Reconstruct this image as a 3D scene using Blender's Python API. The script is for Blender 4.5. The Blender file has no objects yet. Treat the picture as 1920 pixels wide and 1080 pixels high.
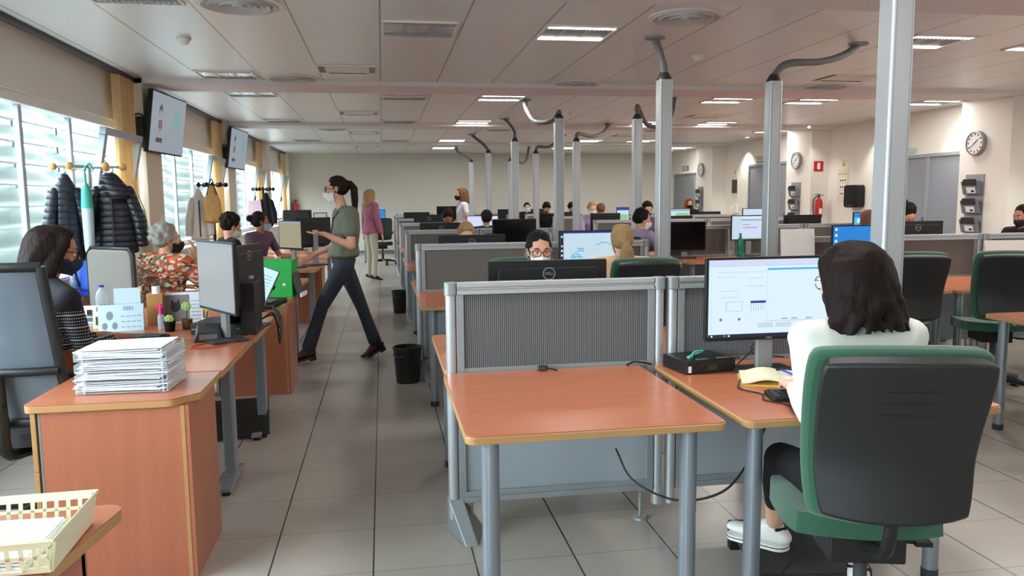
import bpy, bmesh, math, random
from math import sin, cos, pi, radians, sqrt, atan2
from mathutils import Vector, Matrix
random.seed(7)
scene = bpy.context.scene
COL = scene.collection

# ------------------------------------------------------------------ camera
FPX = 1470.0
cam_d = bpy.data.cameras.new('camera'); cam = bpy.data.objects.new('camera', cam_d); COL.objects.link(cam)
cam_d.sensor_width = 36.0; cam_d.lens = FPX / 1920 * 36.0; cam_d.clip_start = 0.05; cam_d.clip_end = 200
def _cam():
    roll = math.atan(0.0102)
    d = Vector(((716.5 - 960) / FPX, (377 - 540) / FPX, 1)).normalized()
    h = Vector((cos(roll), -sin(roll), 0))
    x = (h - h.dot(d) * d).normalized()
    u = x.cross(d)
    # rows: image right / down / forward expressed in world axes
    r = Vector((x[0], d[0], u[0])); dn = Vector((x[1], d[1], u[1])); f = Vector((x[2], d[2], u[2]))
    return Matrix(((r[0], -dn[0], -f[0], 0), (r[1], -dn[1], -f[1], 0), (r[2], -dn[2], -f[2], 0), (0, 0, 0, 1)))
cam.matrix_world = Matrix.Translation((0, 0, 1.45)) @ _cam()
scene.camera = cam

# ------------------------------------------------------------------ world, exposure
scene.view_settings.view_transform = 'Standard'
scene.view_settings.look = 'None'
scene.view_settings.exposure = 0.42
scene.view_settings.gamma = 1.0
scene.view_settings.use_curve_mapping = False
w = bpy.data.worlds.new('daylight'); scene.world = w; w.use_nodes = True
wn = w.node_tree; bgn = wn.nodes['Background']          # bright sky above, dimmer sunlit ground below the horizon
_tc = wn.nodes.new('ShaderNodeTexCoord'); _sp = wn.nodes.new('ShaderNodeSeparateXYZ'); wn.links.new(_tc.outputs['Generated'], _sp.inputs[0])
_mr = wn.nodes.new('ShaderNodeMapRange'); _mr.inputs['From Min'].default_value = -0.05; _mr.inputs['From Max'].default_value = 0.15
_mr.inputs['To Min'].default_value = 5.0; _mr.inputs['To Max'].default_value = 19.0; wn.links.new(_sp.outputs[2], _mr.inputs['Value'])
wn.links.new(_mr.outputs[0], bgn.inputs[1]); bgn.inputs[0].default_value = (0.84, 0.94, 1.0, 1)
cy = scene.cycles
cy.use_denoising = True
cy.max_bounces = 8; cy.diffuse_bounces = 5; cy.glossy_bounces = 3; cy.transmission_bounces = 5; cy.transparent_max_bounces = 8
cy.sample_clamp_indirect = 6.0; cy.caustics_reflective = False; cy.caustics_refractive = False
cy.use_adaptive_sampling = True; cy.adaptive_threshold = 0.02

CEIL = 2.76
def area_light(name, loc, sx, sy, power, color=(1, 1, 1), rot=(0, 0, 0), portal=False, parent=None):
    l = bpy.data.lights.new(name, 'AREA'); l.shape = 'RECTANGLE'; l.size = sx; l.size_y = sy
    l.energy = power; l.color = color
    o = bpy.data.objects.new(name, l); COL.objects.link(o); o.location = loc; o.rotation_euler = rot
    if portal: l.cycles.is_portal = True
    if parent: o.parent = parent
    return o
BAYS = [(-4.1, -0.3), (0.4, 4.35), (5.0, 8.95), (9.55, 13.5), (14.15, 17.85), (18.5, 22.0)]  # first two bays are out of view, added to brighten the foreground
for y0, y1 in BAYS:      # the window openings let the daylight in
    area_light('window_daylight', (-2.95, (y0 + y1) / 2, 1.58), 1.4, y1 - y0, 10, rot=(0, radians(-90), 0), portal=True)

# ------------------------------------------------------------------ colour and materials
def lin(c):
    c = c / 255.0
    return c / 12.92 if c <= 0.04045 else ((c + 0.055) / 1.055) ** 2.4
def rgb(r, g, b): return (lin(r), lin(g), lin(b), 1)
def newmat(name):
    m = bpy.data.materials.new(name); m.use_nodes = True
    return m, m.node_tree, m.node_tree.nodes['Principled BSDF']
def mat(name, c, rough=0.6, metal=0.0, spec=0.5, trans=0.0, ior=1.45, emit=0, bump=0, bscale=60, var=0.0, vscale=4, alpha=1, sheen=0, transl=0):
    m, nt, b = newmat(name)
    b.inputs['Base Color'].default_value = rgb(*c); b.inputs['Roughness'].default_value = rough
    b.inputs['Metallic'].default_value = metal; b.inputs['Specular IOR Level'].default_value = spec
    b.inputs['IOR'].default_value = ior; b.inputs['Transmission Weight'].default_value = trans
    b.inputs['Alpha'].default_value = alpha
    if sheen: b.inputs['Sheen Weight'].default_value = sheen
    if emit:
        b.inputs['Emission Color'].default_value = rgb(*c); b.inputs['Emission Strength'].default_value = emit
    if var or bump:
        tc = nt.nodes.new('ShaderNodeTexCoord')
    if var:
        n = nt.nodes.new('ShaderNodeTexNoise'); n.inputs['Scale'].default_value = vscale; n.inputs['Detail'].default_value = 4
        nt.links.new(tc.outputs['Object'], n.inputs['Vector'])
        mx = nt.nodes.new('ShaderNodeMix'); mx.data_type = 'RGBA'
        mx.inputs[6].default_value = rgb(*[max(0, v * (1 - var)) for v in c]); mx.inputs[7].default_value = rgb(*[min(255, v * (1 + var)) for v in c])
        nt.links.new(n.outputs['Fac'], mx.inputs[0]); nt.links.new(mx.outputs[2], b.inputs['Base Color'])
    if bump:
        n = nt.nodes.new('ShaderNodeTexNoise'); n.inputs['Scale'].default_value = bscale; n.inputs['Detail'].default_value = 3
        nt.links.new(tc.outputs['Object'], n.inputs['Vector'])
        bp = nt.nodes.new('ShaderNodeBump'); bp.inputs['Strength'].default_value = bump; bp.inputs['Distance'].default_value = 0.01
        nt.links.new(n.outputs['Fac'], bp.inputs['Height']); nt.links.new(bp.outputs['Normal'], b.inputs['Normal'])
    if transl:
        out = nt.nodes['Material Output']; t = nt.nodes.new('ShaderNodeBsdfTranslucent'); t.inputs[0].default_value = rgb(*c)
        ms = nt.nodes.new('ShaderNodeMixShader'); ms.inputs[0].default_value = transl
        nt.links.new(b.outputs[0], ms.inputs[1]); nt.links.new(t.outputs[0], ms.inputs[2]); nt.links.new(ms.outputs[0], out.inputs['Surface'])
    return m
def math_node(nt, op, a, b=None, c=None):
    n = nt.nodes.new('ShaderNodeMath'); n.operation = op
    for i, v in enumerate((a, b, c)):
        if v is None: continue
        if isinstance(v, (int, float)): n.inputs[i].default_value = v
        else: nt.links.new(v, n.inputs[i])
    return n.outputs[0]
def grid_line(nt, coord, off, step, half):
    f = math_node(nt, 'FRACT', math_node(nt, 'DIVIDE', math_node(nt, 'SUBTRACT', coord, off), step))
    d = math_node(nt, 'MINIMUM', f, math_node(nt, 'SUBTRACT', 1.0, f))
    return math_node(nt, 'LESS_THAN', d, half / step)
def mixc(nt, fac, a, b):
    mx = nt.nodes.new('ShaderNodeMix'); mx.data_type = 'RGBA'
    nt.links.new(fac, mx.inputs[0]) if not isinstance(fac, (int, float)) else setattr(mx.inputs[0], 'default_value', fac)
    for i, v in ((6, a), (7, b)):
        if isinstance(v, tuple): mx.inputs[i].default_value = v
        else: nt.links.new(v, mx.inputs[i])
    return mx.outputs[2]

def floor_material():
    m, nt, b = newmat('floor_tiles')
    tc = nt.nodes.new('ShaderNodeTexCoord'); sp = nt.nodes.new('ShaderNodeSeparateXYZ'); nt.links.new(tc.outputs['Object'], sp.inputs[0])
    lx = grid_line(nt, sp.outputs[0], -0.075, 0.405, 0.0035); ly = grid_line(nt, sp.outputs[1], 3.83, 0.418, 0.0022)
    n = nt.nodes.new('ShaderNodeTexNoise'); n.inputs['Scale'].default_value = 2.2; n.inputs['Detail'].default_value = 6
    nt.links.new(tc.outputs['Object'], n.inputs['Vector'])
    # slightly different tone for every tile
    wn = nt.nodes.new('ShaderNodeTexWhiteNoise'); wn.noise_dimensions = '2D'
    cx = nt.nodes.new('ShaderNodeCombineXYZ')
    nt.links.new(math_node(nt, 'FLOOR', math_node(nt, 'DIVIDE', math_node(nt, 'SUBTRACT', sp.outputs[0], -0.075), 0.405)), cx.inputs[0])
    nt.links.new(math_node(nt, 'FLOOR', math_node(nt, 'DIVIDE', math_node(nt, 'SUBTRACT', sp.outputs[1], 3.83), 0.418)), cx.inputs[1])
    nt.links.new(cx.outputs[0], wn.inputs['Vector'])
    base = mixc(nt, n.outputs['Fac'], rgb(158, 150, 143), rgb(176, 168, 160))
    base = mixc(nt, math_node(nt, 'MULTIPLY', wn.outputs[0], 0.35), base, rgb(152, 144, 138))
    c1 = mixc(nt, math_node(nt, 'MULTIPLY', ly, 0.6), base, rgb(95, 88, 82)); c2 = mixc(nt, lx, c1, rgb(62, 57, 53))
    nt.links.new(c2, b.inputs['Base Color'])
    b.inputs['Roughness'].default_value = 0.24; b.inputs['Specular IOR Level'].default_value = 0.5
    bp = nt.nodes.new('ShaderNodeBump'); bp.inputs['Strength'].default_value = 0.25; bp.inputs['Distance'].default_value = 0.002
    nt.links.new(math_node(nt, 'SUBTRACT', 1.0, math_node(nt, 'MAXIMUM', lx, ly)), bp.inputs['Height']); nt.links.new(bp.outputs['Normal'], b.inputs['Normal'])
    return m
def ceiling_material():
    m, nt, b = newmat('ceiling_panels')
    tc = nt.nodes.new('ShaderNodeTexCoord'); sp = nt.nodes.new('ShaderNodeSeparateXYZ'); nt.links.new(tc.outputs['Object'], sp.inputs[0])
    lx = grid_line(nt, sp.outputs[0], 0.02, 0.617, 0.006); ly = grid_line(nt, sp.outputs[1], 5.97, 0.58, 0.0015)
    edge = grid_line(nt, sp.outputs[0], 0.032, 0.617, 0.008)
    c = mixc(nt, math_node(nt, 'MULTIPLY', ly, 0.45), rgb(228, 232, 232), rgb(146, 147, 146))
    c = mixc(nt, edge, c, rgb(228, 226, 220)); c = mixc(nt, math_node(nt, 'MULTIPLY', lx, 0.85), c, rgb(120, 114, 108))
    nt.links.new(c, b.inputs['Base Color'])
    b.inputs['Roughness'].default_value = 0.33; b.inputs['Metallic'].default_value = 0.2; b.inputs['Specular IOR Level'].default_value = 0.6
    n = nt.nodes.new('ShaderNodeTexNoise'); n.inputs['Scale'].default_value = 1.1; n.inputs['Detail'].default_value = 1
    nt.links.new(tc.outputs['Object'], n.inputs['Vector'])
    bp = nt.nodes.new('ShaderNodeBump'); bp.inputs['Strength'].default_value = 0.25; bp.inputs['Distance'].default_value = 0.02
    nt.links.new(n.outputs['Fac'], bp.inputs['Height']); nt.links.new(bp.outputs['Normal'], b.inputs['Normal'])
    return m
def wood_material(name, c1, c2, rough=0.3, vertical=False):
    m, nt, b = newmat(name)
    tc = nt.nodes.new('ShaderNodeTexCoord'); mp = nt.nodes.new('ShaderNodeMapping'); nt.links.new(tc.outputs['Object'], mp.inputs[0])
    mp.inputs['Scale'].default_value = (9, 9, 0.6) if vertical else (0.9, 14, 9)
    n = nt.nodes.new('ShaderNodeTexNoise'); n.inputs['Scale'].default_value = 2.5; n.inputs['Detail'].default_value = 6; n.inputs['Distortion'].default_value = 0.5
    nt.links.new(mp.outputs[0], n.inputs['Vector'])
    nt.links.new(mixc(nt, n.outputs['Fac'], rgb(*c1), rgb(*c2)), b.inputs['Base Color'])
    b.inputs['Roughness'].default_value = rough
    return m
def stripe_material(name, c1, c2, pitch, axis=0, rough=0.8):
    m, nt, b = newmat(name)
    tc = nt.nodes.new('ShaderNodeTexCoord'); sp = nt.nodes.new('ShaderNodeSeparateXYZ'); nt.links.new(tc.outputs['Object'], sp.inputs[0])
    s = math_node(nt, 'MULTIPLY_ADD', math_node(nt, 'SINE', math_node(nt, 'MULTIPLY', sp.outputs[axis], 2 * pi / pitch)), 0.5, 0.5)
    s = math_node(nt, 'MULTIPLY', s, s)
    nt.links.new(mixc(nt, s, rgb(*c1), rgb(*c2)), b.inputs['Base Color']); b.inputs['Roughness'].default_value = rough
    return m
def knit_material():       # black jumper with rows of white dots and lines across the chest and upper arms
    m, nt, b = newmat('nordic_knit')
    tc = nt.nodes.new('ShaderNodeTexCoord'); sp = nt.nodes.new('ShaderNodeSeparateXYZ'); nt.links.new(tc.outputs['Object'], sp.inputs[0])
    z = sp.outputs[2]
    per = math_node(nt, 'FRACT', math_node(nt, 'DIVIDE', z, 0.062))
    line = math_node(nt, 'LESS_THAN', math_node(nt, 'ABSOLUTE', math_node(nt, 'SUBTRACT', per, 0.15)), 0.05)
    row = math_node(nt, 'FRACT', math_node(nt, 'DIVIDE', z, 0.0155))
    rowm = math_node(nt, 'LESS_THAN', math_node(nt, 'ABSOLUTE', math_node(nt, 'SUBTRACT', row, 0.5)), 0.2)
    col = math_node(nt, 'LESS_THAN', math_node(nt, 'FRACT', math_node(nt, 'DIVIDE', math_node(nt, 'ADD', sp.outputs[0], sp.outputs[1]), 0.013)), 0.45)
    dots = math_node(nt, 'MULTIPLY', math_node(nt, 'MULTIPLY', rowm, col), math_node(nt, 'GREATER_THAN', per, 0.35))
    band = math_node(nt, 'MULTIPLY', math_node(nt, 'GREATER_THAN', z, 0.66), math_node(nt, 'LESS_THAN', z, 0.96))
    f = math_node(nt, 'MULTIPLY', math_node(nt, 'MAXIMUM', line, dots), math_node(nt, 'MULTIPLY', band, 0.75))
    nt.links.new(mixc(nt, f, rgb(22, 22, 30), rgb(200, 200, 205)), b.inputs['Base Color']); b.inputs['Roughness'].default_value = 0.9
    return m
def floral_material():     # orange, cream and dark green brush marks
    m, nt, b = newmat('patterned_blouse')
    tc = nt.nodes.new('ShaderNodeTexCoord'); mp = nt.nodes.new('ShaderNodeMapping'); nt.links.new(tc.outputs['Object'], mp.inputs[0])
    mp.inputs['Scale'].default_value = (38, 38, 70); mp.inputs['Rotation'].default_value = (0.5, 0.4, 0)
    v = nt.nodes.new('ShaderNodeTexVoronoi'); v.inputs['Scale'].default_value = 1.0; nt.links.new(mp.outputs[0], v.inputs['Vector'])
    cr = nt.nodes.new('ShaderNodeValToRGB'); cr.color_ramp.interpolation = 'CONSTANT'
    sp = nt.nodes.new('ShaderNodeSeparateColor'); nt.links.new(v.outputs['Color'], sp.inputs[0]); nt.links.new(sp.outputs[0], cr.inputs[0])
    cols = [(0, (196, 92, 58)), (0.3, (60, 66, 48)), (0.48, (206, 190, 160)), (0.68, (178, 60, 38)), (0.84, (96, 104, 84))]
    e = cr.color_ramp.elements
    e[0].position = 0; e[0].color = rgb(*cols[0][1]); e[1].position = cols[1][0]; e[1].color = rgb(*cols[1][1])
    for p, c in cols[2:]:
        k = e.new(p); k.color = rgb(*c)
    nt.links.new(cr.outputs[0], b.inputs['Base Color']); b.inputs['Roughness'].default_value = 0.85
    return m
def quilt_material(name, c, pitch=0.048):
    m, nt, b = newmat(name)
    tc = nt.nodes.new('ShaderNodeTexCoord'); sp = nt.nodes.new('ShaderNodeSeparateXYZ'); nt.links.new(tc.outputs['Object'], sp.inputs[0])
    s = math_node(nt, 'ABSOLUTE', math_node(nt, 'SINE', math_node(nt, 'MULTIPLY', sp.outputs[2], pi / pitch)))
    s = math_node(nt, 'POWER', s, 0.5)
    bp = nt.nodes.new('ShaderNodeBump'); bp.inputs['Strength'].default_value = 0.8; bp.inputs['Distance'].default_value = 0.009
    nt.links.new(s, bp.inputs['Height']); nt.links.new(bp.outputs['Normal'], b.inputs['Normal'])
    b.inputs['Base Color'].default_value = rgb(*c); b.inputs['Roughness'].default_value = 0.42
    return m
def hair_material(name, c1, c2, rough=0.62):
    m, nt, b = newmat(name); b.inputs['Specular IOR Level'].default_value = 0.12
    tc = nt.nodes.new('ShaderNodeTexCoord'); mp = nt.nodes.new('ShaderNodeMapping'); nt.links.new(tc.outputs['Object'], mp.inputs[0])
    mp.inputs['Scale'].default_value = (60, 60, 5)
    n = nt.nodes.new('ShaderNodeTexNoise'); n.inputs['Scale'].default_value = 2.0; n.inputs['Detail'].default_value = 4
    nt.links.new(mp.outputs[0], n.inputs['Vector'])
    nt.links.new(mixc(nt, n.outputs['Fac'], rgb(*c1), rgb(*c2)), b.inputs['Base Color']); b.inputs['Roughness'].default_value = rough
    bp = nt.nodes.new('ShaderNodeBump'); bp.inputs['Strength'].default_value = 0.7; bp.inputs['Distance'].default_value = 0.006
    nt.links.new(n.outputs['Fac'], bp.inputs['Height']); nt.links.new(bp.outputs['Normal'], b.inputs['Normal'])
    return m
def glass_material():
    m, nt, b = newmat('window_glass')
    out = nt.nodes['Material Output']; t = nt.nodes.new('ShaderNodeBsdfTransparent'); t.inputs[0].default_value = (0.93, 0.97, 0.97, 1)
    g = nt.nodes.new('ShaderNodeBsdfGlossy'); g.inputs['Roughness'].default_value = 0.02
    ms = nt.nodes.new('ShaderNodeMixShader'); ms.inputs[0].default_value = 0.06
    nt.links.new(t.outputs[0], ms.inputs[1]); nt.links.new(g.outputs[0], ms.inputs[2]); nt.links.new(ms.outputs[0], out.inputs['Surface'])
    return m

def thin_plastic(name, c, fac):     # clear or tinted thin plastic and mesh cloth
    m, nt, b = newmat(name)
    out = nt.nodes['Material Output']; t = nt.nodes.new('ShaderNodeBsdfTransparent'); t.inputs[0].default_value = (0.95, 0.97, 0.97, 1)
    b.inputs['Base Color'].default_value = rgb(*c); b.inputs['Roughness'].default_value = 0.15
    ms = nt.nodes.new('ShaderNodeMixShader'); ms.inputs[0].default_value = fac
    nt.links.new(t.outputs[0], ms.inputs[1]); nt.links.new(b.outputs[0], ms.inputs[2]); nt.links.new(ms.outputs[0], out.inputs['Surface'])
    return m
M = dict(
    floor=floor_material(), ceil=ceiling_material(),
    wall=mat('wall_paint', (230, 226, 218), 0.75, bump=0.05, bscale=80), wall_far=mat('far_wall_paint', (212, 210, 200), 0.8),
    beam=mat('beam_paint', (226, 222, 226), 0.7), vane=mat('diffuser_metal', (186, 186, 188), 0.45), column=mat('column_paint', (222, 214, 196), 0.7), white=mat('white_paint', (232, 231, 228), 0.5),
    wood=wood_material('cherry_laminate', (170, 98, 66), (190, 116, 82), 0.27), woodv=wood_material('cherry_laminate_upright', (160, 94, 68), (178, 108, 80), 0.38, True),
    edge=wood_material('light_edge_band', (168, 126, 80), (184, 142, 94), 0.4),
    alu=mat('brushed_aluminium', (186, 192, 198), 0.36, 0.55), alud=mat('dull_aluminium', (150, 156, 160), 0.45, 0.4), legm=mat('grey_lacquered_tube', (140, 148, 158), 0.32, 0.5),
    mesh=stripe_material('ribbed_screen_cloth', (52, 56, 62), (132, 134, 134), 0.0085, 0), cloth=mat('grey_screen_cloth', (104, 102, 98), 0.9, bump=0.1, bscale=400),
    panel=mat('blue_grey_panel', (150, 160, 168), 0.55), black=mat('black_plastic', (22, 22, 24), 0.45), blackg=mat('black_gloss', (10, 11, 13), 0.12),
    dgrey=mat('dark_grey_plastic', (52, 53, 56), 0.5), grey=mat('grey_plastic', (120, 121, 123), 0.5), rubber=mat('grey_conduit', (112, 113, 112), 0.55),
    green=mat('dark_green_upholstery', (40, 84, 62), 0.85, bump=0.15, bscale=500, sheen=0.3), shell=mat('black_chair_shell', (27, 29, 31), 0.5, bump=0.12, bscale=350),
    chairgrey=mat('grey_upholstery', (118, 114, 108), 0.9), glass=glass_material(), slat=mat('louvre_slat_paint', (118, 129, 126), 0.6, transl=0.05),
    paper=mat('white_paper', (232, 234, 240), 0.7), paperb=mat('pale_blue_paper', (190, 215, 228), 0.7), cream=mat('cream_plastic', (220, 214, 184), 0.4),
    acrylic=thin_plastic('clear_acrylic', (225, 232, 235), 0.35), bottle=thin_plastic('clear_bottle', (205, 218, 235), 0.4), meshseat=thin_plastic('grey_mesh_cloth', (98, 108, 118), 0.86),
    skin=mat('skin', (206, 152, 126), 0.55, bump=0.04, bscale=200), skin2=mat('tan_skin', (168, 112, 86), 0.55), skin3=mat('light_skin', (222, 172, 148), 0.55),
    hdark=hair_material('dark_brown_hair', (20, 14, 12), (44, 30, 26)), hblack=hair_material('black_hair', (14, 12, 13), (34, 30, 32)), hgrey=hair_material('grey_hair', (118, 116, 110), (176, 172, 164), 0.6),
    hblond=hair_material('blond_hair', (126, 98, 66), (186, 156, 112)), hbrown=hair_material('brown_hair', (84, 56, 40), (128, 92, 66)), hred=hair_material('red_brown_hair', (110, 50, 32), (150, 74, 44)),
    red=mat('red_enamel', (186, 28, 30), 0.35), greenbox=mat('green_card', (34, 168, 66), 0.6), blue=mat('blue_cloth', (38, 82, 180), 0.8), royal=mat('royal_blue', (40, 60, 190), 0.6),
    orange=mat('orange_blind', (244, 224, 184), 0.8, transl=0.6), yellow=mat('yellow_note', (238, 230, 150), 0.7), card=mat('brown_card', (164, 118, 66), 0.8),
    knob=mat('beech_knob', (222, 168, 100), 0.5), chrome=mat('chrome', (205, 205, 205), 0.15, 1.0), doorm=mat('grey_door', (132, 136, 144), 0.5), frame=mat('window_frame_silver', (176, 186, 200), 0.4, 0.3),
)
# ------------------------------------------------------------------ mesh helpers
class MB:
    def __init__(s): s.v = []; s.f = []; s.mi = []; s.m = 0
    def add(s, vs, fs, T=None):
        b = len(s.v)
        s.v += [tuple(T @ Vector(p)) if T is not None else tuple(p) for p in vs]
        for f in fs: s.f.append([b + i for i in f]); s.mi.append(s.m)
        return s
    def box(s, x0, y0, z0, x1, y1, z1, T=None):
        vs = [(x, y, z) for z in (z0, z1) for y in (y0, y1) for x in (x0, x1)]
        return s.add(vs, [(0, 2, 3, 1), (4, 5, 7, 6), (0, 1, 5, 4), (2, 6, 7, 3), (0, 4, 6, 2), (1, 3, 7, 5)], T)
    def prism(s, poly, z0, z1, T=None):
        n = len(poly)
        a = sum(poly[i][0] * poly[(i + 1) % n][1] - poly[(i + 1) % n][0] * poly[i][1] for i in range(n))
        if a < 0: poly = poly[::-1]
        vs = [(x, y, z0) for x, y in poly] + [(x, y, z1) for x, y in poly]
        fs = [tuple(range(n))[::-1], tuple(range(n, 2 * n))] + [(i, (i + 1) % n, n + (i + 1) % n, n + i) for i in range(n)]
        return s.add(vs, fs, T)
    def cyl(s, p0, p1, r0, r1=None, n=16, caps=True, T=None):
        r1 = r0 if r1 is None else r1
        p0, p1 = Vector(p0), Vector(p1); d = (p1 - p0).normalized()
        a = d.orthogonal().normalized(); b = d.cross(a)
        vs = [p0 + (a * cos(2 * pi * i / n) + b * sin(2 * pi * i / n)) * r0 for i in range(n)] + [p1 + (a * cos(2 * pi * i / n) + b * sin(2 * pi * i / n)) * r1 for i in range(n)]
        fs = [(i, (i + 1) % n, n + (i + 1) % n, n + i) for i in range(n)]
        if caps: fs += [tuple(range(n))[::-1], tuple(range(n, 2 * n))]
        return s.add(vs, fs, T)
    def tube(s, pts, r, n=8, T=None):
        pts = [Vector(p) for p in pts]; k = len(pts); vs = []; fs = []
        a = None
        for i, p in enumerate(pts):
            d = (pts[min(i + 1, k - 1)] - pts[max(i - 1, 0)]).normalized()
            a = d.orthogonal().normalized() if a is None else (a - a.dot(d) * d).normalized()
            b = d.cross(a); rr = r(i / (k - 1)) if callable(r) else r
            vs += [p + (a * cos(2 * pi * j / n) + b * sin(2 * pi * j / n)) * rr for j in range(n)]
        for i in range(k - 1):
            for j in range(n): fs.append((i * n + j, i * n + (j + 1) % n, (i + 1) * n + (j + 1) % n, (i + 1) * n + j))
        fs += [tuple(range(n))[::-1], tuple(range((k - 1) * n, k * n))]
        return s.add(vs, fs, T)
    def lathe(s, prof, c=(0, 0, 0), n=24, T=None):
        vs = []; fs = []; k = len(prof)
        for r, z in prof: vs += [(c[0] + r * cos(2 * pi * j / n), c[1] + r * sin(2 * pi * j / n), c[2] + z) for j in range(n)]
        for i in range(k - 1):
            for j in range(n): fs.append((i * n + j, i * n + (j + 1) % n, (i + 1) * n + (j + 1) % n, (i + 1) * n + j))
        fs += [tuple(range(n))[::-1], tuple(range((k - 1) * n, k * n))]
        return s.add(vs, fs, T)
    def ell(s, c, r, T=None, nu=20, nv=12):
        vs = [(c[0], c[1], c[2] - r[2])]; fs = []
        for i in range(1, nv):
            t = -pi / 2 + pi * i / nv
            vs += [(c[0] + r[0] * cos(t) * cos(2 * pi * j / nu), c[1] + r[1] * cos(t) * sin(2 * pi * j / nu), c[2] + r[2] * sin(t)) for j in range(nu)]
        vs.append((c[0], c[1], c[2] + r[2])); top = len(vs) - 1
        for j in range(nu):
            fs.append((0, 1 + (j + 1) % nu, 1 + j)); fs.append((top, top - nu + j, top - nu + (j + 1) % nu))
        for i in range(nv - 2):
            for j in range(nu): a = 1 + i * nu; fs.append((a + j, a + (j + 1) % nu, a + nu + (j + 1) % nu, a + nu + j))
        return s.add(vs, fs, T)
    def surf(s, fn, nu, nv, th=0.0, T=None):       # fn(u,v) -> Vector, closed slab of thickness th along the surface normal
        g = [[Vector(fn(i / nu, j / nv)) for j in range(nv + 1)] for i in range(nu + 1)]
        def nrm(i, j):
            a = g[min(i + 1, nu)][j] - g[max(i - 1, 0)][j]; b = g[i][min(j + 1, nv)] - g[i][max(j - 1, 0)]
            c = a.cross(b); return c.normalized() if c.length > 1e-9 else Vector((0, 0, 1))
        vs = [g[i][j] for i in range(nu + 1) for j in range(nv + 1)]; W = nv + 1
        fs = [(i * W + j, (i + 1) * W + j, (i + 1) * W + j + 1, i * W + j + 1) for i in range(nu) for j in range(nv)]
        if th:
            n0 = len(vs); vs += [g[i][j] - nrm(i, j) * th for i in range(nu + 1) for j in range(nv + 1)]
            fs += [tuple(n0 + k for k in f[::-1]) for f in fs[:nu * nv]]
            rim = [(i, 0) for i in range(nu)] + [(nu, j) for j in range(nv)] + [(i, nv) for i in range(nu, 0, -1)] + [(0, j) for j in range(nv, 0, -1)]
            for k in range(len(rim)):
                a = rim[k][0] * W + rim[k][1]; b = rim[(k + 1) % len(rim)]; b = b[0] * W + b[1]
                fs.append((b, a, a + n0, b + n0))
        return s.add(vs, fs, T)
    def build(s, name, m, parent=None, smooth=False, bevel=0, loc=None, auto=True):
        me = bpy.data.meshes.new(name); me.from_pydata(s.v, [], s.f)
        ms = m if isinstance(m, (list, tuple)) else [m]
        for x in ms: me.materials.append(M[x] if isinstance(x, str) else x)
        if len(ms) > 1: me.polygons.foreach_set('material_index', s.mi)
        if bevel:
            bm = bmesh.new(); bm.from_mesh(me); bmesh.ops.recalc_face_normals(bm, faces=bm.faces)
            es = [e for e in bm.edges if len(e.link_faces) == 2 and e.calc_face_angle(0) > 0.6]
            bmesh.ops.bevel(bm, geom=es, offset=bevel, segments=2, affect='EDGES', profile=0.5, clamp_overlap=True)
            bm.to_mesh(me); bm.free()
        else:
            bm = bmesh.new(); bm.from_mesh(me); bmesh.ops.recalc_face_normals(bm, faces=bm.faces); bm.to_mesh(me); bm.free()
        if smooth:
            me.polygons.foreach_set('use_smooth', [True] * len(me.polygons))
            try: me.set_sharp_from_angle(angle=radians(45))
            except Exception: pass
        o = bpy.data.objects.new(name, me); COL.objects.link(o)
        if parent: o.parent = parent
        if loc: o.location = loc
        return o
def tag(o, label=None, cat=None, group=None, kind=None):
    if label: o['label'] = label
    if cat: o['category'] = cat
    if group: o['group'] = group
    if kind: o['kind'] = kind
    return o
def empty(name, loc=(0, 0, 0), rz=0, label=None, cat=None, group=None):
    o = bpy.data.objects.new(name, None); COL.objects.link(o); o.empty_display_size = 0.1
    o.location = loc; o.rotation_euler = (0, 0, rz); return tag(o, label, cat, group)
def copy_tree(o, loc=None, rz=None, label=None, group=None, parent=None, skip=()):
    c = o.copy(); COL.objects.link(c)
    if parent: c.parent = parent
    if loc is not None: c.location = loc
    if rz is not None: c.rotation_euler = (0, 0, rz)
    tag(c, label, None, group)
    for ch in [k for k in bpy.data.objects if k.parent == o]:
        if ch.name.split('.')[0] in skip: continue
        copy_tree(ch, parent=c, skip=skip)
    return c
def struct(name, mb, m, parent=None, **k):
    o = mb.build(name, m, parent, **k)
    if not parent: o['kind'] = 'structure'
    return o
def text_mesh(name, s, size, T, m, parent, ext=0.0006):
    cu = bpy.data.curves.new(name, 'FONT'); cu.body = s; cu.size = size; cu.extrude = ext; cu.align_x = 'CENTER'; cu.align_y = 'CENTER'
    t = bpy.data.objects.new(name, cu); COL.objects.link(t)
    me = bpy.data.meshes.new_from_object(t.evaluated_get(bpy.context.evaluated_depsgraph_get()))
    bpy.data.objects.remove(t); bpy.data.curves.remove(cu)
    me.transform(T); me.materials.clear(); me.materials.append(M[m] if isinstance(m, str) else m); me.name = name
    o = bpy.data.objects.new(name, me); COL.objects.link(o); o.parent = parent
    return o
FACE_MY = Matrix.Rotation(pi / 2, 4, 'X')                      # text upright, read from -Y
FACE_PY = Matrix.Rotation(pi, 4, 'Z') @ FACE_MY                # read from +Y
FACE_MX = Matrix.Rotation(-pi / 2, 4, 'Z') @ FACE_MY           # read from -X
def arc(c, r, a0, a1, n=6): return [(c[0] + r * cos(a0 + (a1 - a0) * i / n), c[1] + r * sin(a0 + (a1 - a0) * i / n)) for i in range(n + 1)]
def rrect(x0, y0, x1, y1, r, n=5):
    return arc((x1 - r, y0 + r), r, -pi / 2, 0, n) + arc((x1 - r, y1 - r), r, 0, pi / 2, n) + arc((x0 + r, y1 - r), r, pi / 2, pi, n) + arc((x0 + r, y0 + r), r, pi, 3 * pi / 2, n)
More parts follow.
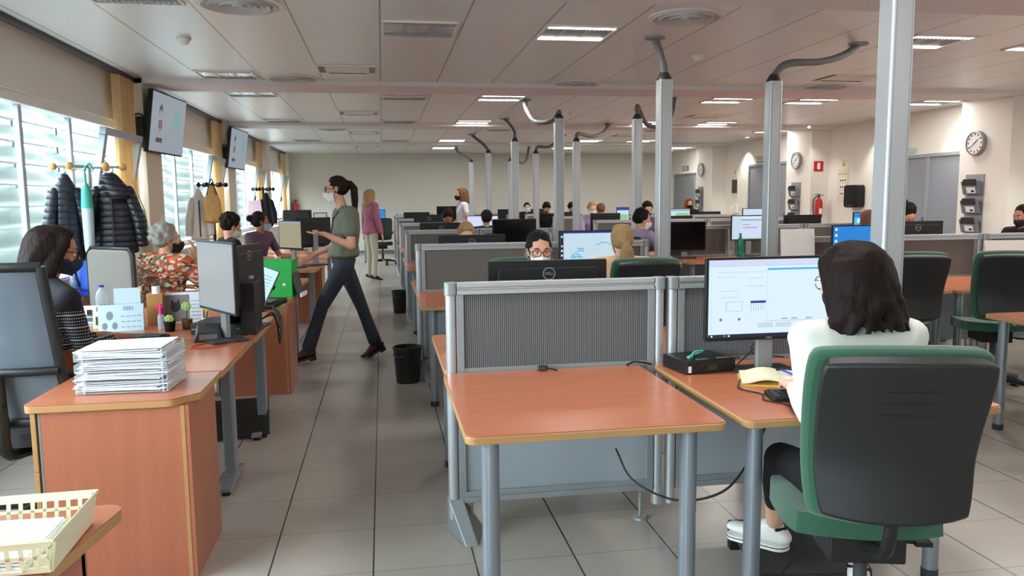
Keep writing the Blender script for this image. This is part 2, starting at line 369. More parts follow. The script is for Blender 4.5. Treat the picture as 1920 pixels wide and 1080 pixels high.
def bez(pts, n=16):     # Catmull-Rom through the points
    P = [Vector(p) for p in pts]; P = [P[0] * 2 - P[1]] + P + [P[-1] * 2 - P[-2]]; out = []
    for i in range(1, len(P) - 2):
        for k in range(n):
            t = k / n; a, b, c, d = P[i - 1:i + 3]
            out.append(0.5 * ((2 * b) + (c - a) * t + (2 * a - 5 * b + 4 * c - d) * t * t + (3 * b - a - 3 * c + d) * t ** 3))
    out.append(P[-2]); return out

# ------------------------------------------------------------------ the room
XL, XR, YF, YN = -2.65, 8.37, 22.3, -4.6
struct('floor', MB().box(XL - 0.3, YN - 0.2, -0.1, XR + 0.3, YF + 0.3, 0), 'floor')
struct('ceiling', MB().box(XL - 0.3, YN - 0.2, CEIL, XR + 0.3, YF + 0.3, CEIL + 0.1), 'ceil')
struct('wall_far', MB().box(XL - 0.3, YF, 0, XR + 0.3, YF + 0.2, CEIL), 'wall_far')
struct('wall_near', MB().box(XL - 0.3, YN - 0.2, 0, XR + 0.3, YN, CEIL), 'wall')
PIERS = [(YN, -4.1), (-0.3, 0.4), (4.35, 5.0), (8.95, 9.55), (13.5, 14.15), (17.85, 18.5), (22.0, YF)]
m = MB()
m.box(XL - 0.2, YN, 2.29, XL, YF, CEIL); m.box(XL - 0.2, YN, 0, XL, YF, 0.88)
for a, b in PIERS: m.box(XL - 0.2, a, 0.88, XL, b, 2.29)
struct('wall_left', m, 'wall')
for i, (a, b) in enumerate(PIERS[1:]):
    struct('column_left', MB().box(XL, a, 0, -2.46, b, CEIL), 'column')
for i, y in enumerate((0.0, 4.4, 8.95, 13.6, 18.0)):
    struct('trim_%d' % (i + 1), MB().box(XL, y, CEIL - 0.05, XR, y + (0.62 if i != 1 else 0.68), CEIL + 0.02), 'beam')
m = MB()      # right-hand wall: piers stand 37 cm proud of it
m.box(XR, YN, 0, XR + 0.2, YF, CEIL)
struct('wall_right', m, 'wall')
for a, b in ((4.3, 5.1), (9.05, 9.95), (13.83, 14.75), (18.35, 19.35)):
    struct('column_right', MB().box(8.0, a, 0, XR, b, CEIL), 'wall')
for a, b in ((8.0, 8.0),): pass
struct('baseboard_right', MB().box(XR - 0.012, 5.1, 0, XR, 9.05, 0.08), 'grey')
struct('baseboard_far', MB().box(XL, YF - 0.012, 0, XR, YF, 0.08), 'grey')
# windows: one band per bay, aluminium frames, an opened tilt sash at the far end of each bay
for i, (y0, y1) in enumerate(BAYS):
    wroot = empty('window_%d' % (i + 1), (XL, y0, 0.88)); wroot['kind'] = 'structure'
    L = y1 - y0; H = 1.41
    f = MB(); f.box(-0.16, 0, 0, -0.02, L, 0.07); f.box(-0.16, 0, H - 0.08, -0.02, L, H); f.box(-0.16, 0, 0.07, -0.02, 0.06, H - 0.08); f.box(-0.16, L - 0.06, 0.07, -0.02, L, H - 0.08)
    f.build('window_frame', 'white', wroot, bevel=0.006)
    for t in (0.42, 1.63 / 3.95 * L, 2.62 / 3.95 * L):
        MB().box(-0.10, t - 0.03, 0.07, -0.06, t + 0.03, H - 0.08).build('mullion', 'frame', wroot, bevel=0.006)
    MB().box(-0.10, 0.06, 0.07, -0.092, 2.62 / 3.95 * L, H - 0.08).build('glass_pane', 'glass', wroot)
    MB().box(-0.2, -0.02, -0.03, 0.16, L + 0.02, 0).build('window_sill', 'white', wroot, bevel=0.005)
    a = 2.72 / 3.95 * L; bb = L - 0.12; T = Matrix.Translation((-0.05, 0, 0.10)) @ Matrix.Rotation(radians(11), 4, 'Y')
    s = MB(); h = H - 0.22
    s.box(-0.03, a, 0, 0.03, bb, 0.07, T); s.box(-0.03, a, h - 0.07, 0.03, bb, h, T); s.box(-0.03, a, 0.07, 0.03, a + 0.07, h - 0.07, T); s.box(-0.03, bb - 0.07, 0.07, 0.03, bb, h - 0.07, T)
    so = s.build('tilted_sash', 'frame', wroot, bevel=0.006)
    MB().box(-0.004, a + 0.07, 0.07, 0.004, bb - 0.07, h - 0.07, T).build('sash_pane', 'glass', so)
    hd = MB().box(0.03, a + 0.02, 0.5, 0.06, a + 0.04, 0.62, T); hd.build('handle', 'dgrey', so)
BAYW = ['bay behind the camera, farthest back', 'bay behind the camera', 'nearest bay in view', 'second bay', 'third bay', 'farthest bay']
for i, (y0, y1) in enumerate(BAYS):
    s = MB(); z = 0.5
    while z < 2.9:
        T = Matrix.Translation((-3.55, 0, z)) @ Matrix.Rotation(radians(37), 4, 'Y')
        s.box(-0.155, y0 - 0.2, -0.012, 0.155, y1 + 0.2, 0.012, T); z += 0.205
    for y in (y0 + 0.3, (y0 + y1) / 2 + 0.1, y1 - 0.2): s.box(-3.72, y - 0.03, 0.3, -3.66, y + 0.03, 3.0).box(-3.7, y - 0.02, 2.9, XL - 0.2, y + 0.02, 2.94).box(-3.7, y - 0.02, 0.42, XL - 0.2, y + 0.02, 0.46)
    if i >= 2:
        o = s.build('sun_louvre', 'slat'); tag(o, 'white horizontal sun louvre outside the window of the ' + BAYW[i], 'louvre', 'sun louvres outside the windows')
# gathered vertical blinds beside each column and their ceiling rails
for i, (y0, y1) in enumerate(BAYS):
    if i < 2: continue
    br = empty('vertical_blind', (-2.55, y1 - 0.05, 0), 0, 'orange vertical blind gathered beside the column at the end of the ' + BAYW[i], 'blind', 'orange vertical blinds')
    MB().box(-0.03, -(y1 - y0) + 0.1, CEIL - 0.035, 0.03, 0.02, CEIL - 0.001).build('rail', 'dgrey', br)
    for k in range(9):
        T = Matrix.Translation((0, -0.06 - 0.055 * k, 0)) @ Matrix.Rotation(radians(62 + 8 * sin(k * 2.1)), 4, 'Z')
        MB().surf(lambda u, v: (-0.05 + 0.1 * u, 0.010 * sin(pi * u), 0.86 + (CEIL - 0.9) * v), 4, 2, 0.0015, T).build('slat', 'orange', br)
# ------------------------------------------------------------------ ceiling fittings
GX = lambda k: 0.02 + 0.617 * k
tube_on = mat('lit_tube', (255, 250, 240), 0.4, emit=9); tube_off = mat('unlit_tube', (190, 194, 200), 0.3)
def comb(n, x0, st, wd, y0, y1, z0, z1):      # a ladder of thin blades joined along both edges, one connected piece
    vs = []; fs = []
    xs = []
    for k in range(n): xs += [x0 + k * st, x0 + k * st + wd]
    ys = [y0, y0 + 0.003, y1 - 0.003, y1]; N = len(xs)
    for z in (z0, z1):
        for x in xs:
            for y in ys: vs.append((x, y, z))
    I = lambda t, i, j: t * N * 4 + i * 4 + j
    for t in (0, 1):
        for i in range(N - 1):
            for j in range(3):
                if i % 2 == 0 or j != 1: fs.append((I(t, i, j), I(t, i + 1, j), I(t, i + 1, j + 1), I(t, i, j + 1)))
    for i in range(N):
        for j in range(3): fs.append((I(0, i, j), I(0, i, j + 1), I(1, i, j + 1), I(1, i, j)))
    return vs, fs
M['mirror'] = mat('faceted_reflector', (225, 228, 230), 0.22, 0.9, bump=0.8, bscale=14)
def make_luminaire(lit):
    r = empty('ceiling_light')
    f = MB(); W = 0.585; D = 0.53
    f.box(0.01, 0, -0.012, 0.03, D, 0.0); f.box(W - 0.02, 0, -0.012, W, D, 0); f.box(0.01, 0, -0.012, W, 0.02, 0); f.box(0.01, D - 0.02, -0.012, W, D, 0)
    f.build('frame', 'white', r)
    MB().box(0.03, 0.02, -0.003, W - 0.02, D - 0.02, -0.001).build('reflector', 'mirror' if not lit else 'alud', r)
    for y in (0.045, D - 0.085):
        MB().box(0.035, y, -0.011, W - 0.025, y + 0.04, -0.004).build('tube', tube_on if lit else tube_off, r)
        g = MB()
        for k in range(15): x = 0.05 + k * (W - 0.09) / 14; g.box(x, y - 0.008, -0.018, x + 0.004, y + 0.048, -0.011)
        g = g if False else MB().add(*comb(15, 0.05, (W - 0.09) / 14, 0.004, y - 0.008, y + 0.048, -0.018, -0.011))
        g.build('louvre_grid', 'alu', r)
    for x in (0.17, 0.36): MB().box(x, 0.09, -0.006, x + 0.03, D - 0.09, -0.003).build('cross_rib', 'alu', r)
    return r
lumL, lumU = make_luminaire(True), make_luminaire(False)
used = {}
def lum(k, y, lit, label):
    src = lumL if lit else lumU
    if id(src) not in used: used[id(src)] = 1; o = src
    else: o = copy_tree(src)
    o.location = (GX(k), y, CEIL); tag(o, label, 'ceiling light', 'recessed ceiling lights')
    if lit:
        l = area_light('lamp', (0.3, 0.26, -0.03), 0.5, 0.45, 12.5, (1.0, 0.955, 0.90), parent=o)
    return o
ROWN = {-3.0: 'behind the camera', 0.6: 'above the camera', 2.5: 'above the nearest desks', 5.12: 'in the nearest ceiling row', 5.97: 'in the nearest full ceiling row', 8.35: 'just before the first full ceiling beam', 9.95: 'just past the first full ceiling beam',
        13.05: 'just before the second ceiling beam', 14.6: 'just past the second ceiling beam', 17.2: 'near the third ceiling beam', 19.6: 'close to the far wall'}
COLN = {-3: 'over the window-side desks', 0: 'over the aisle', 2: 'over the middle desks', 7: 'over the right-hand desks', 9: 'over the far right desks', 12: 'near the right wall'}
for k, y, lit in [(-3, 5.12, 0), (-3, 8.35, 0), (-3, 9.8, 0), (-3, 13.05, 0), (0, 5.97, 0), (0, 9.95, 0), (0, 13.05, 0), (0, 17.2, 0),
                  (2, 5.97, 1), (2, 9.95, 1), (2, 13.05, 1), (2, 17.2, 1), (2, 19.6, 1), (7, 5.97, 1), (9, 5.97, 1), (7, 9.95, 1), (9, 9.95, 1), (12, 9.95, 1), (12, 5.97, 1),
                  (7, 13.05, 1), (9, 13.05, 1), (7, 17.2, 1), (9, 17.2, 1), (12, 14.6, 1), (12, 19.6, 1), (7, 19.6, 1), (12, 2.5, 1), (7, 2.5, 1), (2, 2.5, 1), (2, -1.5, 1), (7, -1.5, 1), (-3, 2.5, 0), (-3, 17.2, 0)]:  # lights behind the camera and above the nearest desks: unseen, added to brighten
    rn = min(ROWN, key=lambda q: abs(q - y))
    lum(k, y, lit, ('lit' if lit else 'unlit') + ' twin-tube ceiling light ' + COLN[k] + ', ' + ROWN[rn])
# round swirl diffusers
dif = empty('round_diffuser')
d0 = MB()
for q in range(6):
    r0 = 0.245 - q * 0.04; d0.lathe([(r0 - 0.034, -0.004), (r0, -0.004), (r0 - 0.004, -0.02 - 0.006 * (q % 2)), (r0 - 0.030, -0.012)], n=40)
d0.build('ring_vanes', 'vane', dif, smooth=True); MB().lathe([(0.0, -0.001), (0.28, -0.001), (0.28, -0.008), (0.25, -0.012), (0.0, -0.004)], n=40).build('flange', 'white', dif, smooth=True)
first = True
for x, y, lb in [(-0.9, 5.6, 'nearest on the left, cut by the top edge'), (2.22, 5.6, 'nearest, above the tall pole in front of the first beam'), (5.27, 8.85, 'right of centre, just before the first full beam'),
              (-0.9, 8.8, 'left, touching the first full beam'), (2.22, 8.9, 'centre, just before the first full beam'), (-0.85, 14.75, 'left, between second and third beams'), (2.2, 14.7, 'centre, between second and third beams'),
              (5.27, 14.7, 'right of centre between second and third beams')]:
    o = dif if first else copy_tree(dif); first = False
    o.location = (x, y, CEIL); tag(o, 'round ceiling diffuser, ' + lb, 'air diffuser', 'round ceiling diffusers')
# air slot panels beside the aisle, grey slots at both ends
sl = empty('air_slot_panel')
MB().box(0.0, 0, -0.014, 0.59, 0.46, -0.001).build('cover', 'white', sl, bevel=0.004)
MB().box(0.10, 0.42, -0.0165, 0.48, 0.45, -0.014).build('slot', 'dgrey', sl)
for x in (0.02, 0.51):
    g = MB()
    for k in range(5): g.box(x + 0.012 * k, 0.06, -0.017, x + 0.012 * k + 0.006, 0.4, -0.014)
    g.build('grille', 'dgrey' if x < 0.1 else 'black', sl)
first = True
for y, lb in ((7.9, 'nearest of the row above the aisle'), (11.85, 'second of the row above the aisle'), (15.3, 'third of the row above the aisle'), (19.1, 'farthest of the row above the aisle')):
    o = sl if first else copy_tree(sl); first = False
    o.location = (GX(-1), y, CEIL); tag(o, 'white air slot panel in the ceiling, ' + lb, 'air vent', 'ceiling air slot panels')
for x, y, lb in ((4.95, 8.0, 'right of centre before the first full beam'), (5.0, 12.0, 'right of centre behind the first beam'), (4.9, 15.8, 'right of centre past the second beam')):
    o = empty('linear_slot', (x, y, CEIL), 0, 'dark linear air slot in the ceiling, ' + lb, 'air vent', 'dark linear ceiling slots')
    MB().box(0.0, 0.4, -0.006, 0.5, 0.44, -0.001).build('slot', 'dgrey', o); MB().box(-0.1, 0, -0.006, -0.06, 0.4, -0.001).build('slot', 'dgrey', o)
    MB().box(-0.11, -0.02, -0.003, 0.55, 0.46, -0.0005).build('plate', 'white', o)
for x, y, lb in ((-1.52, 6.76, 'above the window-side desks'), (2.92, 7.07, 'behind the tall pole with the bent duct'), (2.89, 11.85, 'farther back behind the first beam')):
    o = MB().lathe([(0.055, -0.001), (0.055, -0.018), (0.04, -0.03), (0.032, -0.05), (0.0, -0.055)], (0, 0, 0)).build('smoke_detector', 'white', smooth=True, loc=(x, y, CEIL))
    tag(o, 'small white smoke detector on the ceiling ' + lb, 'smoke detector', 'smoke detectors')
warm = mat('warm_lamp', (255, 150, 90), 0.4, emit=12)
for x, y, lb in ((7.9, 16.3, 'by the second right wall door'), (7.9, 20.9, 'by the farthest right wall door')):
    o = empty('downlight', (x, y, CEIL), 0, 'small warm downlight in the ceiling ' + lb, 'downlight', 'warm downlights')
    MB().lathe([(0.06, -0.001), (0.06, -0.01), (0.045, -0.01), (0.045, -0.004)]).build('ring', 'white', o); MB().lathe([(0.0, -0.012), (0.042, -0.012), (0.042, -0.006), (0, -0.006)]).build('bulb', warm, o)
# wall washers at the corners of the right-hand piers
for x, y, lb in ((8.18, 10.3, 'beside the nearest pier'), (7.8, 13.6, 'in front of the second pier'), (8.1, 17.2, 'between second and third piers'), (8.1, 12.2, 'above the notice chart'), (7.6, 8.2, 'near the wall in front of the nearest pier')):
    o = empty('downlight', (x, y, CEIL), 0, 'small white downlight near the right wall ' + lb, 'downlight', 'white wall downlights')
    MB().lathe([(0.06, -0.001), (0.06, -0.01), (0.045, -0.01), (0.045, -0.004)]).build('ring', 'white', o)
    l = bpy.data.lights.new('lamp', 'SPOT'); l.energy = 55; l.spot_size = radians(95); l.spot_blend = 0.6; l.color = (1, 0.95, 0.86); l.shadow_soft_size = 0.04
    lo = bpy.data.objects.new('lamp', l); COL.objects.link(lo); lo.parent = o; lo.location = (0, 0, -0.02)

# ------------------------------------------------------------------ cable poles with flexible ducts up to the ceiling
def pole(x, y, pts, label, h=2.42):
    r = empty('cable_pole', (x, y, 0), 0, label, 'cable pole', 'aluminium cable poles')
    b = MB().prism(rrect(-0.055, -0.055, 0.055, 0.055, 0.014), 0, h); b.build('column', 'alu', r)
    e = MB()
    for sx in (-0.04, 0.04): e.box(sx - 0.002, -0.0565, 0.02, sx + 0.002, -0.054, h - 0.02)
    e.build('groove', 'alud', r)
    MB().lathe([(0.062, h), (0.062, h + 0.012), (0.05, h + 0.03), (0.034, h + 0.06), (0, h + 0.06)], n=16).build('cap', 'dgrey', r, smooth=True)
    P = bez([(0, 0, h + 0.05)] + [(a - x, b_ - y, c) for a, b_, c in pts], 10)
    MB().tube(P, lambda t: 0.030 + 0.002 * sin(t * 260), 10).build('flexible_duct', 'rubber', r, smooth=True)
    MB().lathe([(0.0, -0.003), (0.085, -0.003), (0.085, -0.012), (0.04, -0.018)], (pts[-1][0] - x, pts[-1][1] - y, CEIL), 18).build('ceiling_rosette', 'alud', r)
    return r
pole(2.30, 3.3, [(2.28, 3.35, 2.60), (2.3, 3.6, 2.76)], 'tall aluminium cable pole nearest the camera, behind the white-jumper woman')
pole(2.33, 6.34, [(2.31, 6.34, 2.58), (2.24, 6.33, 2.76)], 'aluminium cable pole with a short duct bending left, above the blonde ponytail woman')
pole(2.14, 9.45, [(2.14, 9.45, 2.50), (2.06, 9.5, 2.40), (1.92, 9.8, 2.42), (1.88, 10.2, 2.62), (1.9, 10.4, 2.76)], 'aluminium cable pole whose duct loops down in a U before the ceiling')
pole(2.11, 12.5, [(2.10, 12.55, 2.55), (2.0, 12.8, 2.76)], 'slim aluminium cable pole behind the U-loop pole, duct rising straight', 2.37)
pole(2.105, 15.6, [(2.02, 15.7, 2.55), (1.85, 15.8, 2.70), (1.8, 15.8, 2.76)], 'aluminium cable pole behind the woman in white, duct bent left', 2.37)
pole(2.105, 18.7, [(1.95, 18.75, 2.52), (1.80, 18.8, 2.60), (1.75, 18.8, 2.76)], 'farthest left aluminium cable pole, by the woman in white', 2.34)
pole(3.30, 6.34, [(3.42, 6.34, 2.57), (3.75, 6.36, 2.60), (3.98, 6.38, 2.67), (4.10, 6.39, 2.76)], 'aluminium cable pole in front of the white board, long duct curving right')
pole(3.13, 9.45, [(3.15, 9.5, 2.58), (3.30, 9.6, 2.38), (3.52, 9.7, 2.36), (3.7, 9.8, 2.5), (3.75, 9.8, 2.76)], 'aluminium cable pole whose duct dips in an S behind the nearer pole')
pole(3.12, 12.5, [(3.17, 12.55, 2.50), (3.5, 12.9, 2.49), (3.82, 13.3, 2.60), (3.95, 13.5, 2.76)], 'aluminium cable pole right of centre, duct swooping up to the right', 2.37)
pole(3.06, 15.6, [(3.12, 15.65, 2.50), (3.4, 15.8, 2.52), (3.7, 16, 2.76)], 'thin aluminium cable pole behind the U-loop pole, duct going right', 2.36)
pole(3.05, 18.7, [(3.1, 18.75, 2.46), (3.3, 18.9, 2.34), (3.5, 19.1, 2.4), (3.6, 19.2, 2.76)], 'farthest aluminium cable pole, duct hanging in a small loop', 2.36)

# ------------------------------------------------------------------ right wall: doors, clocks, racks, notices
def door(n, y0, y1, h, double, label=None):
    r = empty('door_%d' % n, (XR, y0, 0)); r['kind'] = 'structure'; W = y1 - y0
    f = MB(); f.box(-0.04, -0.05, 0, 0.0, 0, h + 0.05); f.box(-0.04, W, 0, 0, W + 0.05, h + 0.05); f.box(-0.04, 0, h, 0, W, h + 0.05); f.build('door_frame', 'alud', r)
    if double:
        MB().box(-0.02, 0, 0.01, -0.002, W / 2 - 0.01, h).build('leaf', 'doorm', r); MB().box(-0.02, W / 2 + 0.01, 0.01, -0.002, W, h).build('leaf', 'doorm', r)
        MB().box(-0.032, W / 2 - 0.035, 0.01, -0.02, W / 2 + 0.035, h).build('astragal', 'alud', r)
    else: MB().box(-0.02, 0, 0.01, -0.002, W, h).build('leaf', 'doorm', r)
    yy = W / 2 + 0.07 if double else 0.1
    MB().cyl((-0.06, yy, 1.02), (-0.06, yy + 0.11, 1.02), 0.01).cyl((-0.06, yy, 1.02), (-0.02, yy, 1.02), 0.01).box(-0.03, yy - 0.025, 0.93, -0.018, yy + 0.025, 1.11).build('handle', 'chrome', r)
    return r
door(1, 10.15, 11.95, 2.04, True); door(2, 15.35, 17.05, 2.14, False); door(3, 20.3, 21.75, 2.08, False)
def clock(y, label):
    r = empty('wall_clock', (8.0, y, 2.15), 0, label, 'clock', 'round wall clocks'); T = Matrix.Rotation(-pi / 2, 4, 'Y')
    MB().lathe([(0.0, 0.001), (0.165, 0.001), (0.17, 0.02), (0.165, 0.05), (0.15, 0.055), (0.145, 0.04), (0, 0.04)], n=36, T=T).build('case', 'alud', r, smooth=True)
    MB().lathe([(0, 0.041), (0.145, 0.041), (0.145, 0.043), (0, 0.043)], n=36, T=T).build('dial', 'white', r)
    mk = MB()
    for h in range(12):
        a = h * pi / 6; R = Matrix.Rotation(a, 4, 'X'); mk.box(-0.046, -0.007, 0.105, -0.0435, 0.007, 0.132, R)
    mk.build('hour_marks', 'black', r)
    # hands read about ten to two, as seen from -X
    for a, L, wd, nm in ((radians(-52), 0.075, 0.006, 'hour_hand'), (radians(-235), 0.11, 0.004, 'minute_hand')):
        MB().box(-0.049, -wd, -0.02, -0.047, wd, L, Matrix.Rotation(-a, 4, 'X')).build(nm, 'black', r)
    return r
clock(9.63, 'round wall clock on the nearest right pier'); clock(14.33, 'round wall clock on the middle pier, left of the fire extinguisher sign'); clock(18.98, 'smallest round wall clock, on the farthest pier')
def rack(y, label, z0=0.93, n=3):
    r = empty('leaflet_rack', (8.0, y, z0), 0, label, 'leaflet rack', 'grey leaflet racks')
    MB().box(-0.012, -0.17, 0, -0.002, 0.17, 0.8).build('back_plate', 'alud', r)
    for k in range(n):
        z = 0.02 + 0.26 * k
        p = MB(); T = Matrix.Translation((-0.012, 0, z)) @ Matrix.Rotation(radians(-14), 4, 'Y')
        p.box(-0.05, -0.14, 0, -0.044, 0.14, 0.12, T); p.box(-0.05, -0.14, 0, 0, 0.14, 0.006, T); p.box(-0.05, -0.146, 0, 0, -0.14, 0.18, T); p.box(-0.05, 0.14, 0, 0, 0.146, 0.18, T)
        p.build('pocket', 'grey', r)
        lf = MB().box(-0.038, -0.12, 0.01, -0.03, 0.12, 0.21, T).build('leaflet', 'dgrey', r)
        MB().box(-0.0535, -0.10, 0.02, -0.051, 0.06, 0.10, T).build('printed_card', 'paper', r); MB().box(-0.0545, -0.075, 0.035, -0.0535, -0.02, 0.06, T).build('card_print', 'black', r)
    return r
rack(9.63, 'grey leaflet rack with three pockets under the nearest clock'); rack(14.35, 'grey leaflet rack under the clock on the middle pier'); rack(19.03, 'grey leaflet rack under the clock on the farthest pier')
def exit_sign(y, z, wd, label):
    r = empty('exit_sign', (XR, y, z), 0, label, 'exit sign', 'wall signs above the doors')
    MB().box(-0.03, -wd / 2, -0.06, -0.001, wd / 2, 0.06).build('housing', 'dgrey', r, bevel=0.004)
    MB().box(-0.032, -wd / 2 + 0.015, -0.045, -0.0302, wd / 2 - 0.015, 0.045).build('face', 'cream', r)
    text_mesh('lettering', 'SALIDA', 0.075, Matrix.Translation((-0.033, 0, 0)) @ FACE_MX, 'dgrey', r)
exit_sign(16.55, 2.29, 0.42, 'small framed exit sign above the middle grey door'); exit_sign(21.0, 2.27, 0.42, 'small framed exit sign above the farthest grey door'); exit_sign(11.85, 2.33, 0.3, 'dark exit sign by the near double door, half hidden by the pole')
o = MB().box(-0.06, 20.0, 2.12, -0.001, 21.3, 2.18).build('door_closer', 'white', loc=(XR, 0, 0)); tag(o, 'white closer box above the farthest door', 'door closer')
o = MB().box(-0.012, 11.35, 2.12, -0.001, 12.0, 2.2).build('sign_plate', mat('aqua_plate', (170, 200, 192), 0.5), loc=(XR, 0, 0)); tag(o, 'pale aqua plate above the double door', 'sign')
# fire extinguisher sign and extinguisher on the near side of the middle pier
r = empty('fire_sign', (8.15, 13.83, 2.02), 0, 'red square fire extinguisher sign on the middle pier', 'sign')
MB().box(-0.095, -0.006, -0.095, 0.095, -0.001, 0.095).build('plate', 'red', r); MB().prism(rrect(-0.03, -0.06, 0.03, 0.05, 0.02), 0, 0.002, Matrix.Translation((0, -0.006, 0)) @ Matrix.Rotation(pi / 2, 4, 'X')).box(-0.02, -0.008, 0.05, 0.035, -0.006, 0.065).build('symbol', 'white', r)
def extinguisher(loc, label, s=1.0):
    r = empty('fire_extinguisher', loc, 0, label, 'fire extinguisher'); r.scale = (s, s, s)
    MB().lathe([(0, 0), (0.075, 0), (0.08, 0.02), (0.08, 0.33), (0.06, 0.39), (0.025, 0.42), (0.02, 0.44), (0, 0.44)]).build('cylinder', 'red', r, smooth=True)
    MB().box(-0.035, -0.082, 0.08, 0.035, -0.079, 0.2).build('label_sticker', 'paper', r)
    MB().cyl((0, 0, 0.44), (0, 0, 0.48), 0.018).box(-0.02, -0.03, 0.48, 0.09, 0.03, 0.495).box(-0.02, -0.02, 0.5, 0.10, 0.02, 0.512, Matrix.Rotation(radians(-8), 4, 'Y')).build('valve', 'black', r)
    MB().tube(bez([(-0.02, 0, 0.47), (-0.12, 0, 0.40), (-0.14, 0, 0.22), (-0.12, -0.01, 0.06)]), 0.012).build('hose', 'black', r, smooth=True)
    MB().box(-0.03, 0.079, 0.2, 0.03, 0.10, 0.35).build('bracket', 'dgrey', r)
    return r
extinguisher((8.12, 13.725, 1.06), 'red fire extinguisher on the middle pier under its red sign', 0.85)
extinguisher((-2.33, 22.19, 1.05), 'small red fire extinguisher at the left end of the far wall', 0.9)
def chart(y, z0, z1, w2, label, dark=False):
    r = empty('notice_chart', (XR, y, z0), 0, label, 'notice chart'); H = z1 - z0
    MB().box(-0.012, -w2, 0, -0.001, w2, H).build('board', 'cream', r)
    if dark: MB().box(-0.02, -w2 * 0.8, H * 0.2, -0.0125, w2 * 0.8, H * 0.83).build('insert', 'dgrey', r)
    else:
        MB().box(-0.014, -w2, H * 0.84, -0.0125, w2, H * 0.855).build('crease', 'grey', r)
        for k in range(3):
            zz = H * (0.68 - 0.2 * k); MB().box(-0.016, -w2 * 0.62, zz - 0.045, -0.0125, w2 * 0.7, zz + 0.035).build('label_panel', 'paper', r)
            for q in range(3): MB().box(-0.0165, w2 * (0.5 - 0.42 * q), zz - 0.03, -0.0161, w2 * (0.25 - 0.42 * q), zz + 0.005).build('print_mark', 'dgrey', r)
    t = MB().prism([(-0.05, 0), (0.05, 0), (0, 0.1)], 0, 0.006, Matrix.Translation((-0.001, 0, H + 0.05)) @ FACE_MX)
    o = t.build('warning_sign', mat('warning_yellow', (214, 178, 50), 0.5), loc=(XR, y, z0)); tag(o, 'small yellow triangle warning sign above the ' + ('dark-panelled' if dark else 'three-label') + ' cream chart', 'sign')
chart(13.35, 1.34, 1.95, 0.16, 'cream notice chart with three label panels beside the black dispenser'); chart(17.85, 1.45, 1.96, 0.17, 'cream wall chart with a dark panel between the farther doors', True)
r = empty('dispenser', (XR, 12.87, 1.25), 0, 'black rounded hand towel dispenser on the right wall', 'dispenser')
MB().prism(rrect(-0.2, 0, 0.2, 0.4, 0.06), 0, 0.16, Matrix.Translation((-0.001, 0, 0)) @ FACE_MX).build('housing', 'blackg', r, bevel=0.01)
MB().box(-0.168, -0.12, 0.03, -0.161, 0.12, 0.05).build('slot', 'dgrey', r)
r = empty('wall_phone', (XR, 17.72, 1.08), 0, 'white wall telephone below the dark-panelled chart', 'telephone')
MB().box(-0.06, -0.09, 0, -0.001, 0.09, 0.2).build('body', 'white', r, bevel=0.01); MB().tube(bez([(-0.08, 0.05, 0.02), (-0.1, 0.05, 0.1), (-0.08, 0.05, 0.18)]), 0.02).build('handset', 'white', r, smooth=True)
# ------------------------------------------------------------------ furniture builders
def tT(x, y, z, rz=0, ry=0, rx=0): return Matrix.Translation((x, y, z)) @ Matrix.Rotation(rz, 4, 'Z') @ Matrix.Rotation(ry, 4, 'Y') @ Matrix.Rotation(rx, 4, 'X')
PANW = 0.97; PH = 1.105
def make_panel(near):        # one partition screen, from x=0 to 0.97, ribbed or plain cloth above, plain panel below
    r = empty('partition_screen'); cl = 'mesh' if near else 'cloth'
    def post(x, nm):
        MB().prism(rrect(x - 0.022, -0.026, x + 0.022, 0.026, 0.02, 6), 0.07, PH - 0.055).build('post', 'alu', r, smooth=True)
        MB().prism(rrect(x - 0.026, -0.03, x + 0.026, 0.03, 0.02, 6), PH - 0.055, PH).build('corner_cap', 'alud', r, bevel=0.003)
    post(0.024, 0); post(PANW - 0.024, 1)
    t = MB(); t.box(0.05, -0.026, PH - 0.022, PANW - 0.05, 0.026, PH - 0.002); t.box(0.05, -0.020, PH - 0.034, PANW - 0.05, 0.020, PH - 0.022); t.box(0.05, -0.026, PH - 0.052, PANW - 0.05, 0.026, PH - 0.034)
    t.build('top_rail', 'alu', r, bevel=0.002)
    for xa in (0.046, PANW - 0.078): MB().box(xa, -0.022, 0.14, xa + 0.032, 0.022, PH - 0.052).build('stile', 'alud', r, bevel=0.002)
    MB().box(0.078, -0.012, 0.735, PANW - 0.078, 0.012, PH - 0.052).build('cloth_infill', cl, r)
    MB().box(0.078, -0.02, 0.715, PANW - 0.078, 0.02, 0.735).build('middle_rail', 'alud', r)
    MB().box(0.078, -0.010, 0.19, PANW - 0.078, 0.010, 0.715).build('lower_panel', 'panel', r)
    b = MB(); b.box(0.05, -0.026, 0.14, PANW - 0.05, 0.026, 0.165); b.box(0.05, -0.022, 0.165, PANW - 0.05, 0.022, 0.19); b.build('bottom_rail', 'alud', r, bevel=0.002)
    for x in (0.10, PANW - 0.10):
        MB().cyl((x, 0, 0.012), (x, 0, 0.14), 0.008).build('levelling_foot', 'alud', r); MB().lathe([(0, 0), (0.032, 0), (0.03, 0.008), (0.01, 0.016)], (x, 0, 0)).build('levelling_foot', 'alud', r)
    return r
pan_near, pan_far = make_panel(True), make_panel(False)
pcount = [0, 0]
def place_panel(x, y, label, near=False, rz=0):
    src = pan_near if near else pan_far; i = 0 if near else 1
    o = src if pcount[i] == 0 else copy_tree(src); pcount[i] += 1
    o.location = (x, y, 0); o.rotation_euler = (0, 0, rz); tag(o, label, 'partition screen', 'partition screens'); return o
